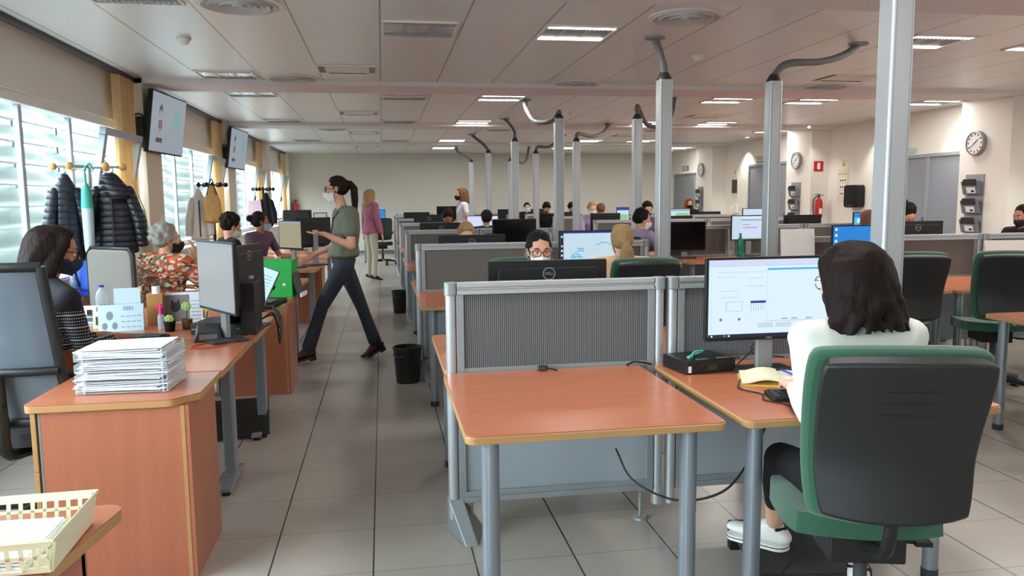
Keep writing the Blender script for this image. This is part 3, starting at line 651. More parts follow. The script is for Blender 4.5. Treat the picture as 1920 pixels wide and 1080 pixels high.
def end_foot(x, y, label):
    o = MB()
    vs = [(0.03, -0.16, 0), (0.085, -0.16, 0), (-0.03, 0.03, 0), (0.13, 0.03, 0), (-0.03, -0.025, 0.16), (0.035, -0.025, 0.16), (-0.03, 0.03, 0.16), (0.035, 0.03, 0.16)]
    o.add(vs, [(0, 1, 3, 2), (4, 6, 7, 5), (0, 4, 5, 1), (2, 3, 7, 6), (0, 2, 6, 4), (1, 5, 7, 3)])
    o = o.build('support_foot', 'alud', bevel=0.004, loc=(x, y, 0)); tag(o, label, 'screen foot', 'partition end feet')
def make_desk(W, D, legs):      # origin front-left on the floor, front edge at y=0
    r = empty('desk'); H = 0.72
    ol = rrect(0, 0, W, D, 0.035)
    MB().prism(rrect(0.004, 0.004, W - 0.004, D - 0.004, 0.033), H - 0.004, H).build('desktop', 'wood', r)
    MB().prism(ol, H - 0.028, H - 0.0035).build('edge_band', 'edge', r, bevel=0.003)
    for x, y in legs:
        l = MB().cyl((x, y, 0.03), (x, y, H - 0.028), 0.029, n=24).build('leg', 'legm', r, smooth=True)
        MB().cyl((x, y, 0), (x, y, 0.035), 0.031, n=24).build('foot_cap', 'dgrey', l, smooth=True)
    MB().box(0.10, 0.12, H - 0.06, W - 0.10, 0.15, H - 0.028).build('under_rail', 'alud', r)
    return r
desk_proto = None
def place_desk(x, y, label, D=0.94, W=0.93, far=False, rz=0, legs=None):
    global desk_proto
    if legs: o = make_desk(W, D, legs)
    elif desk_proto is None: desk_proto = make_desk(0.93, 0.92, [(0.085, 0.075), (0.845, 0.075)]); o = desk_proto
    else: o = copy_tree(desk_proto)
    if far: o.location = (x + 0.93, y + 0.92, 0); o.rotation_euler = (0, 0, pi + rz)
    else: o.location = (x, y, 0); o.rotation_euler = (0, 0, rz)
    tag(o, label, 'desk', 'cherry desks at the partition screens'); return o

# green upholstered swivel chair: sitter faces +Y
def make_chair(cush='green', shellm='shell', arms=False):
    r = empty('office_chair')
    def back(off, w, z0, z1, rim):       # rounded slab bowed around the sitter
        def f(u, v):
            a = (u - 0.5) * 2; b = (v - 0.5) * 2
            # square to rounded square
            s = 1 - 0.055 * (abs(b) ** 5); t = 1 - 0.05 * (abs(a) ** 3)
            wz = w * (0.90 + 0.10 * v) * s
            z = (z0 + z1) / 2 + (z1 - z0) / 2 * b * t
            x = a * wz / 2
            y = off - 0.26 + 0.045 * (abs(a) ** 2) - 0.085 * (max(0, v - 0.35)) + 0.03 * cos((v - 0.4) * 3)
            return (x, y, z)
        return f
    c = MB().surf(back(0.02, 0.50, 0.555, 1.05, 0), 18, 18, 0.06).build('backrest', cush, r, smooth=True, bevel=0)
    bv = c.modifiers.new('soft', 'BEVEL'); bv.width = 0.022; bv.segments = 3; bv.limit_method = 'ANGLE'
    sh = MB().surf(back(-0.036, 0.455, 0.58, 1.03, 0), 16, 16, 0.05).build('back_shell', shellm, r, smooth=True)
    bv = sh.modifiers.new('soft', 'BEVEL'); bv.width = 0.009; bv.segments = 2; bv.limit_method = 'ANGLE'
    fb = back(-0.0375, 0.455, 0.58, 1.03, 0)
    for k in range(3):
        v = 0.83 - 0.075 * k; MB().tube([Vector(fb(0.34 + 0.32 * q / 6, v)) + Vector((0, 0.003, 0)) for q in range(7)], 0.0035, 6).build('vent_slot', 'black', r)
    se = MB().surf(lambda u, v: ((u - 0.5) * 0.455 * (1 - 0.10 * abs(2 * v - 1) ** 4), -0.08 + 0.37 * v * 1.0 - 0.02 * abs(2 * u - 1) ** 4 * (1 if v > 0.5 else -1), 0.515 - 0.03 * max(0, v - 0.7) + 0.012 * abs(2 * u - 1)), 14, 14, 0.065).build('seat', cush, r, smooth=True)
    bv = se.modifiers.new('soft', 'BEVEL'); bv.width = 0.025; bv.segments = 3; bv.limit_method = 'ANGLE'
    MB().box(-0.11, -0.06, 0.37, 0.11, 0.18, 0.455).build('seat_mechanism', 'black', r, bevel=0.006)
    MB().tube(bez([(0, -0.02, 0.43), (0, -0.12, 0.435), (0, -0.20, 0.48), (0, -0.235, 0.60)]), 0.019).build('back_bracket', 'black', r, smooth=True)
    MB().cyl((0.08, 0.05, 0.40), (0.2, 0.07, 0.385), 0.007).box(0.18, 0.05, 0.378, 0.23, 0.085, 0.392).build('lever', 'black', r)
    MB().cyl((0, 0, 0.09), (0, 0, 0.24), 0.034, 0.028).cyl((0, 0, 0.24), (0, 0, 0.37), 0.02).build('gas_lift', 'dgrey', r, smooth=True)
    for k in range(5):
        a = pi / 2 + 0.3 + k * 2 * pi / 5; d = Vector((cos(a), sin(a), 0)); p = d * 0.29
        MB().tube([d * 0.02 + Vector((0, 0, 0.105)), d * 0.15 + Vector((0, 0, 0.10)), p + Vector((0, 0, 0.075))], lambda t: 0.030 - 0.012 * t, 8).build('base_spoke', 'black', r, smooth=True)
        MB().cyl(p + Vector((-d.y, d.x, 0)) * 0.026 + Vector((0, 0, 0.027)), p - Vector((-d.y, d.x, 0)) * 0.026 + Vector((0, 0, 0.027)), 0.027, n=14).cyl(p + Vector((0, 0, 0.04)), p + Vector((0, 0, 0.08)), 0.008).build('castor', 'dgrey', r, smooth=True)
    if arms:
        for s in (-1, 1): MB().tube(bez([(0.2 * s, 0, 0.40), (0.29 * s, 0, 0.46), (0.29 * s, 0, 0.66), (0.28 * s, 0.12, 0.69), (0.28 * s, -0.12, 0.69)]), 0.016).build('armrest', 'black', r, smooth=True)
    return r
chair_proto = make_chair(); ccount = [0]
def place_chair(x, y, rz, label, group='green office chairs'):
    o = chair_proto if ccount[0] == 0 else copy_tree(chair_proto); ccount[0] += 1
    o.location = (x, y, 0); o.rotation_euler = (0, 0, rz); tag(o, label, 'office chair', group); return o

# ------------------------------------------------------------------ screens: real flat displays with their own pictures
def em(name, c, s=1.0):
    m, nt, b = newmat(name); b.inputs['Base Color'].default_value = (0.01, 0.01, 0.01, 1); b.inputs['Roughness'].default_value = 0.3
    b.inputs['Emission Color'].default_value = rgb(*c); b.inputs['Emission Strength'].default_value = s * 0.80; return m
E_WHITE = em('screen_white', (214, 234, 246), 1.0); E_BLUE = em('screen_blue', (30, 130, 214), 0.95); E_CYAN = em('screen_cyan', (70, 178, 222), 1.0); E_DBLUE = em('screen_dark_blue', (20, 52, 160), 0.9)
E_GREY = em('screen_grey', (150, 172, 184), 0.9); E_PALE = em('screen_pale', (190, 214, 226), 1.0); E_LILAC = em('screen_lilac', (205, 212, 240), 1.0); E_NAVY = em('screen_navy', (14, 30, 60), 0.7); E_GREEN = em('screen_green', (140, 200, 150), 0.9)
E_DIM = em('screen_dim', (196, 202, 206), 0.62); E_TAN = em('screen_tan', (186, 180, 150), 0.65); E_TV = em('tv_grey', (150, 160, 172), 0.75); E_TEAL = em('tv_teal', (120, 168, 164), 0.75); E_RED = em('tv_red', (190, 90, 80), 0.75); E_TVD = em('tv_dark', (60, 66, 80), 0.6)
def screen_marks(r, w2, h2, zc, y, marks):       # marks: (x0,y0,x1,y1,material) in 0..1 of the display, y up
    for k, (a, b, c, d, mm) in enumerate(marks):
        yy = y - 0.0006 - 0.0001 * (k % 4)
        MB().box(-w2 + 2 * w2 * a, yy - 0.0003, zc - h2 + 2 * h2 * b, -w2 + 2 * w2 * c, yy, zc - h2 + 2 * h2 * d).build('display_mark', mm, r)
def monitor(loc, rz, w=0.54, h=0.325, top=0.48, screen=None, marks=(), logo=True, label='', desk=0.72, thick=0.045, group='office monitors', rx=0.0, front_logo=False):
    """screen faces local -Y; z measured from the desk surface; top = height of the upper edge above it"""
    r = empty('monitor', (loc[0], loc[1], desk), rz, label, 'monitor', group); zc = top - h / 2
    b = MB().prism(rrect(-w / 2, -h / 2, w / 2, h / 2, 0.008), -thick * 0.45, 0.0, Matrix.Translation((0, 0, zc)) @ FACE_MY)
    b.prism(rrect(-w * 0.42, -h * 0.40, w * 0.42, h * 0.40, 0.02), -thick, -thick * 0.4, Matrix.Translation((0, 0, zc)) @ FACE_MY)
    bz = 0.012
    b.build('housing', 'black', r, bevel=0.003)
    MB().box(-w / 2 + bz, -0.0012, zc - h / 2 + bz + 0.008, w / 2 - bz, -0.0002, zc + h / 2 - bz).build('display', screen or 'blackg', r)
    if marks: screen_marks(r, w / 2 - bz, h / 2 - bz, zc + 0.002, -0.0012, marks)
    if front_logo: text_mesh('maker_logo', 'DELL', 0.013, Matrix.Translation((0, -0.0012, zc - h / 2 + 0.010)) @ FACE_MY, 'alu', r)
    MB().box(-0.035, 0.03, 0.015, 0.035, 0.055, zc + 0.03).build('stand_neck', 'alud', r, bevel=0.004)
    MB().prism(rrect(-0.12, -0.07, 0.12, 0.12, 0.012), 0.0, 0.014).build('stand_base', 'dgrey', r, bevel=0.003)
    if logo:
        g = MB(); zl = zc + h / 2 - 0.062; n = 28
        for i in range(n):
            a0, a1 = 2 * pi * i / n, 2 * pi * (i + 1) / n
            for q in ((0.026, 0.030),):
                vs = [(q[0] * cos(a0), thick, q[0] * sin(a0)), (q[1] * cos(a0), thick, q[1] * sin(a0)), (q[1] * cos(a1), thick, q[1] * sin(a1)), (q[0] * cos(a1), thick, q[0] * sin(a1))]
                vs2 = [(x, y_ + 0.0015, z) for x, y_, z in vs]
                g.add([(x, y_, z + zl) for x, y_, z in vs + vs2], [(0, 1, 2, 3), (7, 6, 5, 4), (0, 4, 5, 1), (1, 5, 6, 2), (2, 6, 7, 3), (3, 7, 4, 0)])
        lo = g.build('logo_ring', 'alud', r); text_mesh('maker_logo', 'DELL', 0.019, Matrix.Translation((0, thick + 0.0008, zl)) @ FACE_PY, 'alud', lo)
    return r
def keyboard(loc, rz, label, m='black'):
    r = empty('keyboard', loc, rz, label, 'keyboard', None)
    MB().prism(rrect(-0.22, -0.065, 0.22, 0.065, 0.01), 0, 0.014).build('case', m, r, bevel=0.002)
    k = MB()
    for j in range(5):
        for i in range(18): k.box(-0.208 + i * 0.0232, -0.055 + j * 0.0225, 0.014, -0.208 + i * 0.0232 + 0.019, -0.055 + j * 0.0225 + 0.018, 0.0205)
    o = k.build('keys', 'dgrey' if m == 'black' else 'black', r); o['kind'] = 'stuff'
    return r
def bin_(x, y, label):
    r = empty('waste_bin', (x, y, 0), 0, label, 'waste bin', 'black waste bins')
    MB().lathe([(0, 0.003), (0.092, 0.0), (0.112, 0.27), (0.118, 0.27), (0.118, 0.29), (0.107, 0.29), (0.088, 0.01), (0, 0.01)], n=32).build('bucket', 'black', r, smooth=True)
    MB().tube([(0.112 * cos(a), 0.112 * sin(a), 0.235 - 0.02 * cos((a - pi * 1.2) * 2)) for a in [pi * (1.0 + 0.05 * k) for k in range(9)]], 0.004, 6).build('handle', 'dgrey', r)
# ------------------------------------------------------------------ people
ICO = []
_b = bmesh.new(); bmesh.ops.create_icosphere(_b, subdivisions=2, radius=1); ICO = [v.co.copy() for v in _b.verts]; _b.free()
class Blob:
    """hulls of ellipsoids, fused into one continuous skin by a voxel remesh"""
    def __init__(s): s.v = []; s.f = []
    def hull(s, *balls):          # ball = (centre, radius or (rx,ry,rz), optional rotation matrix3)
        bm = bmesh.new()
        for bl in balls:
            c = Vector(bl[0]); r = bl[1]; r = (r, r, r) if isinstance(r, (int, float)) else r; R = bl[2] if len(bl) > 2 else None
            for p in ICO:
                q = Vector((p.x * r[0], p.y * r[1], p.z * r[2])); q = R @ q if R is not None else q
                bm.verts.new(c + q)
        g = bmesh.ops.convex_hull(bm, input=bm.verts); bmesh.ops.delete(bm, geom=[v for v in bm.verts if not v.link_faces], context='VERTS')
        bm.verts.index_update(); b = len(s.v); s.v += [tuple(v.co) for v in bm.verts]; s.f += [[b + v.index for v in f.verts] for f in bm.faces]; bm.free(); return s
    def chain(s, pts, rad):
        for i in range(len(pts) - 1): s.hull((pts[i], rad[i]), (pts[i + 1], rad[i + 1]))
        return s
    def build(s, name, m, parent, voxel=0.01, smooth=3, cut=None):
        me = bpy.data.meshes.new(name); me.from_pydata(s.v, [], s.f)
        t = bpy.data.objects.new(name, me); COL.objects.link(t)
        md = t.modifiers.new('r', 'REMESH'); md.mode = 'VOXEL'; md.voxel_size = voxel; md.use_smooth_shade = True
        sm = t.modifiers.new('s', 'SMOOTH'); sm.iterations = smooth; sm.factor = 0.5
        me2 = bpy.data.meshes.new_from_object(t.evaluated_get(bpy.context.evaluated_depsgraph_get()))
        bpy.data.objects.remove(t); bpy.data.meshes.remove(me)
        me2.materials.clear(); me2.materials.append(M[m] if isinstance(m, str) else m); me2.name = name
        me2.polygons.foreach_set('use_smooth', [True] * len(me2.polygons))
        o = bpy.data.objects.new(name, me2); COL.objects.link(o); o.parent = parent; return o

def ik(a, c, l1, l2, hint):       # elbow / knee between a and c, bent towards hint
    a, c, hint = Vector(a), Vector(c), Vector(hint); d = c - a; L = min(d.length, (l1 + l2) * 0.999); d.normalize()
    x = (l1 * l1 - l2 * l2 + L * L) / (2 * L); h = sqrt(max(0, l1 * l1 - x * x))
    n = (hint - a) - (hint - a).dot(d) * d; n.normalize()
    return a + d * x + n * h, a + d * L
def basis(fwd, up):
    f = Vector(fwd).normalized(); u = Vector(up); u = (u - u.dot(f) * f).normalized(); r = f.cross(u)
    return Matrix((r, f, u)).transposed()       # columns right, fwd, up
def hand(bl, wrist, fwd, up, side, curl=0.35, s=1.0, spread=0.12):
    """palm and five fingers; fwd points to the fingertips, up is the back of the hand; side=+1 right hand, thumb on the inner side"""
    B = basis(fwd, up); W = Vector(wrist)
    P = lambda x, y, z: W + B @ Vector((x * s * side, y * s, z * s))
    bl.hull((P(0, 0, 0), 0.024 * s), (P(-0.022, 0.075, 0), 0.0125 * s), (P(0.026, 0.072, 0), 0.012 * s), (P(-0.026, 0.03, -0.004), 0.014 * s))
    for i, (x, L, r) in enumerate(((-0.027, 0.070, 0.0084), (-0.009, 0.078, 0.0088), (0.009, 0.073, 0.0084), (0.026, 0.058, 0.0074))):
        a = spread * (1.2 - i) * -1; p = P(x, 0.078, 0); c = curl * (1 + 0.12 * i); th = c * 0.5; pts = [p]; q = Vector((x, 0.078, 0))
        for seg in (0.45, 0.31, 0.24):
            q = q + Vector((sin(-a * 0 + (x * 4) * spread) * L * seg, cos(th) * L * seg, -sin(th) * L * seg)); pts.append(P(*q)); th += c
        bl.chain(pts, [r * s * 1.08, r * s, r * s * 0.93, r * s * 0.82])
    bl.chain([P(-0.02, 0.02, -0.004), P(-0.046, 0.045, -0.012), P(-0.056, 0.075, -0.018), P(-0.056, 0.098, -0.026)], [0.015 * s, 0.0115 * s, 0.010 * s, 0.008 * s])

def head_parts(bl, hc, R, s=1.0):
    P = lambda x, y, z: Vector(hc) + R @ Vector((x * s, y * s, z * s)); r3 = lambda a, b, c: (a * s, b * s, c * s)
    bl.hull((P(0, -0.008, 0.030), r3(0.074, 0.092, 0.084), R))                                      # cranium
    bl.hull((P(0, 0.030, 0.010), r3(0.062, 0.058, 0.06), R), (P(0, 0.046, -0.060), r3(0.040, 0.036, 0.034), R), (P(0, 0.0, -0.045), r3(0.056, 0.045, 0.04), R))
    bl.hull((P(0, 0.062, -0.088), r3(0.020, 0.018, 0.015), R), (P(0, 0.05, -0.07), r3(0.03, 0.025, 0.02), R))           # chin
    bl.hull((P(0, 0.083, 0.018), 0.0085 * s), (P(0, 0.102, -0.022), 0.011 * s)); bl.hull((P(0.011, 0.092, -0.026), 0.008 * s), (P(-0.011, 0.092, -0.026), 0.008 * s))   # nose
    bl.hull((P(0.034, 0.074, 0.030), 0.011 * s), (P(-0.034, 0.074, 0.030), 0.011 * s))               # brow
    for q in (-1, 1):
        bl.hull((P(0.040 * q, 0.064, -0.018), 0.017 * s)); bl.hull((P(0.076 * q, -0.008, 0.014), r3(0.007, 0.015, 0.024), R), (P(0.073 * q, -0.002, -0.012), r3(0.006, 0.010, 0.012), R))
    bl.hull((P(0.020, 0.086, -0.050), 0.0065 * s), (P(-0.020, 0.086, -0.050), 0.0065 * s)); bl.hull((P(0.014, 0.084, -0.060), 0.0075 * s), (P(-0.014, 0.084, -0.060), 0.0075 * s))
def rot3(yaw, pitch=0, roll=0): return (Matrix.Rotation(yaw, 3, 'Z') @ Matrix.Rotation(pitch, 3, 'X') @ Matrix.Rotation(roll, 3, 'Y'))
HAIR = {}
def make_hair(style, hm, hc, R, root, vox, s=1.0, seed=1):
    rnd = random.Random(seed); P = lambda x, y, z: Vector(hc) + R @ Vector((x * s, y * s, z * s)); r3 = lambda a, b, c: (a * s, b * s, c * s)
    b = Blob()
    b.hull((P(0, -0.022, 0.040), r3(0.083, 0.092, 0.086), R), (P(0, -0.035, 0.0), r3(0.080, 0.080, 0.06), R))
    if style in ('long', 'wavy'):
        b.hull((P(0, 0.030, 0.098), r3(0.06, 0.035, 0.018), R), (P(0, -0.02, 0.10), r3(0.07, 0.05, 0.03), R))
        zl = -0.20 if style == 'long' else -0.185
        b.hull((P(0, -0.045, 0.035), r3(0.092, 0.10, 0.092), R), (P(0, -0.085, -0.05), r3(0.094, 0.065, 0.05), R)); b.hull((P(0, -0.085, -0.05), r3(0.094, 0.065, 0.05), R), (P(0, -0.095, zl * (0.85 if style == 'long' else 0.5)), r3(0.096, 0.045, 0.03), R))
        for q in (-1, 1):
            b.hull((P(0.066 * q, 0.022, 0.060), r3(0.018, 0.03, 0.035), R), (P(0.078 * q, -0.01, -0.05), r3(0.017, 0.032, 0.03), R))
            b.hull((P(0.078 * q, -0.01, -0.05), r3(0.017, 0.036, 0.03), R), (P(0.080 * q, -0.03, zl * 0.8), r3(0.020, 0.035, 0.02), R))
        b.hull((P(0, -0.07, 0.02), r3(0.085, 0.05, 0.05), R), (P(0, -0.08, zl * (0.75 if style == 'long' else 0.5)), r3(0.085, 0.035, 0.03), R))
        if style == 'wavy':
            for k in range(34):
                a = pi * (1.0 + k / 33); x, y = 0.088 * cos(a), -0.045 + 0.078 * sin(a); o = rnd.uniform(0, 6.28); A = 0.011
                b.chain([P(x * (1 + 0.085 * t) + A * sin(o + 2.1 * t) * t / 3, y * (1 + 0.03 * t) + A * cos(o + 2.1 * t) * t / 3, 0.055 - 0.043 * t) for t in range(6)], [0.013 * s, 0.015 * s, 0.015 * s, 0.014 * s, 0.010 * s, 0.005 * s])
        for k in range(26 if style == 'long' else 0):
            x = (k / 25 - 0.5) * 0.19; y = -0.09 + 0.07 * (abs(x) / 0.095) ** 2; zz = zl + rnd.uniform(-0.02, 0.02); wv = 0.012 if style == 'wavy' else 0.002
            b.chain([P(x * 0.9, y, zl * 0.4), P(x + wv * sin(k), y - wv, zl * 0.75), P(x + rnd.uniform(-wv, wv) * 2, y + rnd.uniform(-wv, wv), zz), P(x + rnd.uniform(-wv, wv) * 2.4 + 0.12 * x, y + 0.01, zz - 0.03)], [0.012 * s, 0.0125 * s, 0.009 * s, 0.004 * s])
    if style in ('ponytail', 'ponylow'):
        b.hull((P(0, 0.014, 0.098), r3(0.056, 0.03, 0.020), R), (P(0, -0.02, 0.10), r3(0.07, 0.05, 0.025), R))
        z0 = 0.045 if style == 'ponytail' else -0.012
        b.hull((P(0, -0.105, z0), 0.028 * s), (P(0, -0.08, z0), 0.04 * s))
        for k in range(14):
            a = 2 * pi * k / 14; dx, dy = 0.02 * cos(a), 0.014 * sin(a)
            b.chain([P(dx * 0.5, -0.12 + dy, z0 + 0.005), P(dx * 1.4, -0.155 + dy, z0 - 0.05), P(dx * 2.1, -0.148 + dy, z0 - 0.15), P(dx * (2.0 if style == 'ponytail' else 4.2), -0.135 + dy, z0 - (0.27 if style == 'ponytail' else 0.19))], [0.016 * s, 0.02 * s, 0.019 * s, 0.007 * s])
    if style == 'bun': b.hull((P(0, -0.030, 0.062), r3(0.078, 0.080, 0.078), R)); b.hull((P(0, 0.004, 0.104), r3(0.052, 0.030, 0.020), R), (P(0, -0.02, 0.10), r3(0.07, 0.05, 0.025), R)); b.hull((P(0, -0.125, 0.05), 0.042 * s))
    if style in ('short', 'curly'):
        n = 50 if style == 'short' else 110
        for k in range(n):
            t = rnd.uniform(-0.25, 1) * pi / 2; a = rnd.uniform(0, 2 * pi); d = Vector((cos(t) * cos(a), cos(t) * sin(a), sin(t)))
            p = Vector((d.x * 0.080, -0.022 + d.y * 0.088, 0.04 + d.z * 0.082))
            if p.y > 0.03 and p.z < 0.085: continue
            rr = rnd.uniform(0.014, 0.022) * (1.15 if style == 'curly' else 0.8); kk = rnd.uniform(1.04, 1.2) if style == 'curly' else 1.05; b.hull((P(*p), rr * s), (P(p.x * kk, p.y * kk, 0.03 + (p.z - 0.03) * kk), rr * 0.62 * s))
        b.hull((P(0, 0.036, 0.092), r3(0.055, 0.028, 0.018), R), (P(0, -0.02, 0.10), r3(0.068, 0.05, 0.028), R))
    return b.build('hair', hm, root, vox, 2)
def face_bits(hc, R, root, s=1.0, mask=None, glasses=None, eyes=True, brow='hdark'):
    P = lambda x, y, z: Vector(hc) + R @ Vector((x * s, y * s, z * s)); r4 = R.to_4x4()
    if eyes:
        for q in (-1, 1):
            e = MB().ell((0, 0, 0), (0.0115 * s,) * 3, Matrix.Translation(P(0.031 * q, 0.073, 0.008)) @ r4, 14, 10).build('eye', 'white', root, smooth=True)
            MB().ell((0, 0.0085 * s, 0), (0.0055 * s, 0.0036 * s, 0.0055 * s), Matrix.Translation(P(0.031 * q, 0.073, 0.008)) @ r4, 12, 8).build('iris', 'hdark', e, smooth=True)
            MB().tube([P(0.016 * q, 0.088, 0.032), P(0.032 * q, 0.087, 0.037), P(0.046 * q, 0.077, 0.033)], 0.0026 * s, 6).build('eyebrow', brow, root)
            MB().tube([P(0.019 * q, 0.0835, 0.012), P(0.031 * q, 0.0865, 0.0175), P(0.043 * q, 0.0785, 0.012)], 0.0016 * s, 6).build('eyelashes', 'hblack', root)
    if mask:
        def f(u, v):
            a = (u - 0.5) * 2 * radians(72); b = v
            z = -0.012 - 0.094 * b; bulge = 0.018 * sin(pi * min(1, b * 1.15 + 0.05)) * cos(a) ** 2
            rx = 0.066 - 0.022 * b; ry = 0.094 - 0.01 * b
            nose = 0.018 * max(0, 1 - abs(a) * 2.2) * (1 - b)
            return P((rx + bulge * 0.6) * sin(a) * (1 if True else 1), 0.004 + (ry + bulge + nose) * cos(a) - 0.004, z + 0.012 * abs(sin(a)) * (1 - 2 * b) * -1)
        mk = MB().surf(f, 20, 10, 0.0025).build('face_mask', mask, root, smooth=True)
        for q in (-1, 1): MB().tube([P(0.062 * q, 0.028, -0.022), P(0.077 * q, 0.0, 0.02), P(0.079 * q, -0.022, 0.012), P(0.062 * q, 0.022, -0.085)], 0.0013 * s, 5).build('ear_loop', mask, mk)
    if glasses:
        g = MB()
        for q in (-1, 1):
            g.tube([P(0.033 * q + 0.026 * cos(t), 0.098 - 0.012 * abs(0.033 * q + 0.026 * cos(t)) / 0.06, 0.006 + 0.0215 * sin(t)) for t in [2 * pi * k / 18 for k in range(19)]], 0.0023 * s, 6)
            g.tube([P(0.060 * q, 0.087, 0.014), P(0.080 * q, 0.03, 0.014), P(0.081 * q, -0.015, 0.008)], 0.002 * s, 6)
        g.tube([P(-0.008, 0.099, 0.01), P(0, 0.1015, 0.013), P(0.008, 0.099, 0.01)], 0.0023 * s, 6)
        g.build('glasses', glasses, root, smooth=True)

def person(label, x, y, yaw, J, top, pants, hairm, hstyle, skin='skin', vox=0.012, s=1.0, sleeve=1.0, shoe='black', mask=None, glasses=None, head=(0, 0, 0), eyes=True, hem=0.0, legs_short=1.0, curl=0.35, fat=1.0, group=None, bare_legs=None, topname='shirt', hand_dirs=None, neckline=0.0, loose=0.0):
    """J: joints in the person's own frame, +Y is the way the hips face.  pelvis, chest, neck, head, sh{L,R}, hd{L,R}, hip, kn{L,R}, an{L,R}, toe{L,R}"""
    root = empty('person', (x, y, 0), yaw, label, 'person', group)
    V = {k: Vector(v) for k, v in J.items()}
    R = rot3(*head)
    b = Blob()
    pel, che, nk, hc = V['pelvis'], V['chest'], V['neck'], V['head']
    w = s * fat; Ry = rot3(J.get('twist', (0,))[0]) if 'twist' in J else Matrix.Identity(3)
    sho = {q: V['sh' + q] for q in 'LR'}; mid = (pel + che) / 2
    def torso(bb, e, hemz=None):
        P0 = (pel, (0.150 * w + e, 0.105 * w + e, 0.10 * s + e)) if hemz is None else (pel + Vector((0, 0, 0.05 - hemz)), (0.162 * w + e, 0.118 * w + e, 0.05 * s)); P1 = (mid, (0.125 * w + e, 0.092 * w + e, 0.08 * s)); P2 = (che, (0.145 * w + e, 0.098 * w + e, 0.10 * s), Ry)
        bb.hull(P0, P1); bb.hull(P1, P2)
        bb.hull(P2, (sho['L'], 0.046 * s + e), (sho['R'], 0.046 * s + e)); bb.hull((sho['L'], 0.044 * s + e), (nk - Vector((0, 0, 0.03)), 0.05 * s + e * 0.3), (sho['R'], 0.044 * s + e))
    torso(b, 0)
    b.hull((nk - Vector((0, 0, 0.03)), 0.052 * s), (hc + R @ Vector((0, -0.015, -0.06)), 0.046 * s))
    head_parts(b, hc, R, s)
    arms = {}
    for q, sg in (('L', -1), ('R', 1)):
        hint = V.get('elh' + q, sho[q] + Vector((0.25 * sg, -0.15, -0.5)))
        el, wr = ik(sho[q], V['hd' + q], 0.285 * s, 0.25 * s, hint); arms[q] = (sho[q], el, wr)
        b.hull((sho[q], 0.046 * w), (el, 0.037 * w)); b.hull((el, 0.037 * w), ((el * 0.6 + wr * 0.4), 0.034 * w)); b.hull((el * 0.6 + wr * 0.4, 0.034 * w), (wr, 0.0235 * s))
        fd, ud = (hand_dirs or {}).get(q, (None, None)); fd = Vector(fd) if fd else (wr - el) * 0.6 + Vector((0, 0, -0.02)); ud = Vector(ud) if ud else Vector((0, 0, 1))
        if vox < 0.011: hand(b, wr, fd, ud, sg, curl, s)
        else:
            B = basis(fd, ud); b.hull((wr, 0.022 * s), (wr + B @ Vector((0, 0.08, 0)), (0.034 * s, 0.03 * s, 0.016 * s), B)); b.hull((wr + B @ Vector((0, 0.08, 0)), 0.02 * s), (wr + B @ Vector((0, 0.15, -0.03)), 0.012 * s))
    legs = {}
    for q, sg in (('L', -1), ('R', 1)):
        hp = pel + Vector((0.088 * w * sg, 0, -0.03)); kn, an, toe = V['kn' + q], V['an' + q], V['toe' + q]; legs[q] = (hp, kn, an, toe)
        b.hull((hp, 0.082 * w), (kn, 0.054 * w)); b.hull((kn, 0.052 * w), (kn * 0.65 + an * 0.35, 0.052 * w)); b.hull((kn * 0.65 + an * 0.35, 0.052 * w), (an, 0.030 * s))
        d = (toe - an); b.hull((an + Vector((0, 0, -0.02)), 0.024 * s), (an + d * 0.4 + Vector((0, 0, -0.01)), 0.014 * s))
    body = b.build('body', skin, root, vox if vox > 0.008 else 0.0062, 2)
    t = Blob(); torso(t, 0.012 + loose, hem)
    hz = (0.155 * w + loose, 0.112 * w + loose, 0.05 * s)
    for q in 'LR':
        a, e, wv = arms[q]; r0 = 0.054 * w + loose * 0.7
        if sleeve <= 0.55: t.hull((a, r0), (a + (e - a) * (sleeve / 0.55 * 0.62 + 0.05), 0.052 * w + loose))
        else:
            t.hull((a, r0), (e, 0.046 * w + loose * 0.6)); k = (sleeve - 0.55) / 0.45; t.hull((e, 0.046 * w + loose * 0.6), (e + (wv - e) * 0.45 * min(1, k), 0.043 * w + loose * 0.5)); t.hull((e + (wv - e) * 0.42 * min(1, k), 0.043 * w + loose * 0.5), (e + (wv - e) * 0.93 * k, 0.031 * w + loose * 0.4))
    t.build(topname, top, root, max(vox, 0.009), 3)
    if pants:
        t = Blob(); t.hull((pel + Vector((0, 0, 0.01)), (0.158 * w, 0.112 * w, 0.09 * s)), (legs['L'][0], 0.09 * w), (legs['R'][0], 0.09 * w))
        for q in 'LR':
            hp, kn, an, toe = legs[q]; k = legs_short; e2 = kn + (an - kn) * k; rc = 0.058 * w
            t.hull((hp, 0.091 * w), (kn, 0.061 * w)); c = kn * 0.65 + an * 0.35
            if k > 0.4: t.hull((kn, 0.060 * w), (c, 0.058 * w)); t.hull((c, 0.058 * w), (e2, 0.044 * s + loose))
        t.build('trousers', pants, root, max(vox, 0.009), 3)
    for q in 'LR':
        hp, kn, an, toe = legs[q]; d = (toe - an); dl = Vector((d.x, d.y, 0)).normalized() if Vector((d.x, d.y, 0)).length > 1e-4 else Vector((0, 1, 0))
        u = Blob(); dd = d.normalized(); B = basis(dd, (0, 0, 1)); h = an - B.col[2] * 0.035
        u.hull((h - dd * 0.035, (0.034, 0.034, 0.028), B), (h + dd * 0.10, (0.043, 0.03, 0.028), B), (an + Vector((0, 0, 0.0)), 0.036))
        u.hull((h + dd * 0.09, (0.044, 0.03, 0.024), B), (h + dd * 0.165, (0.036, 0.028, 0.018), B))
        if shoe == 'burgundy_boot': u.hull((an + (kn - an).normalized() * 0.09, 0.046), (an, 0.042), (h - dd * 0.02, 0.034))
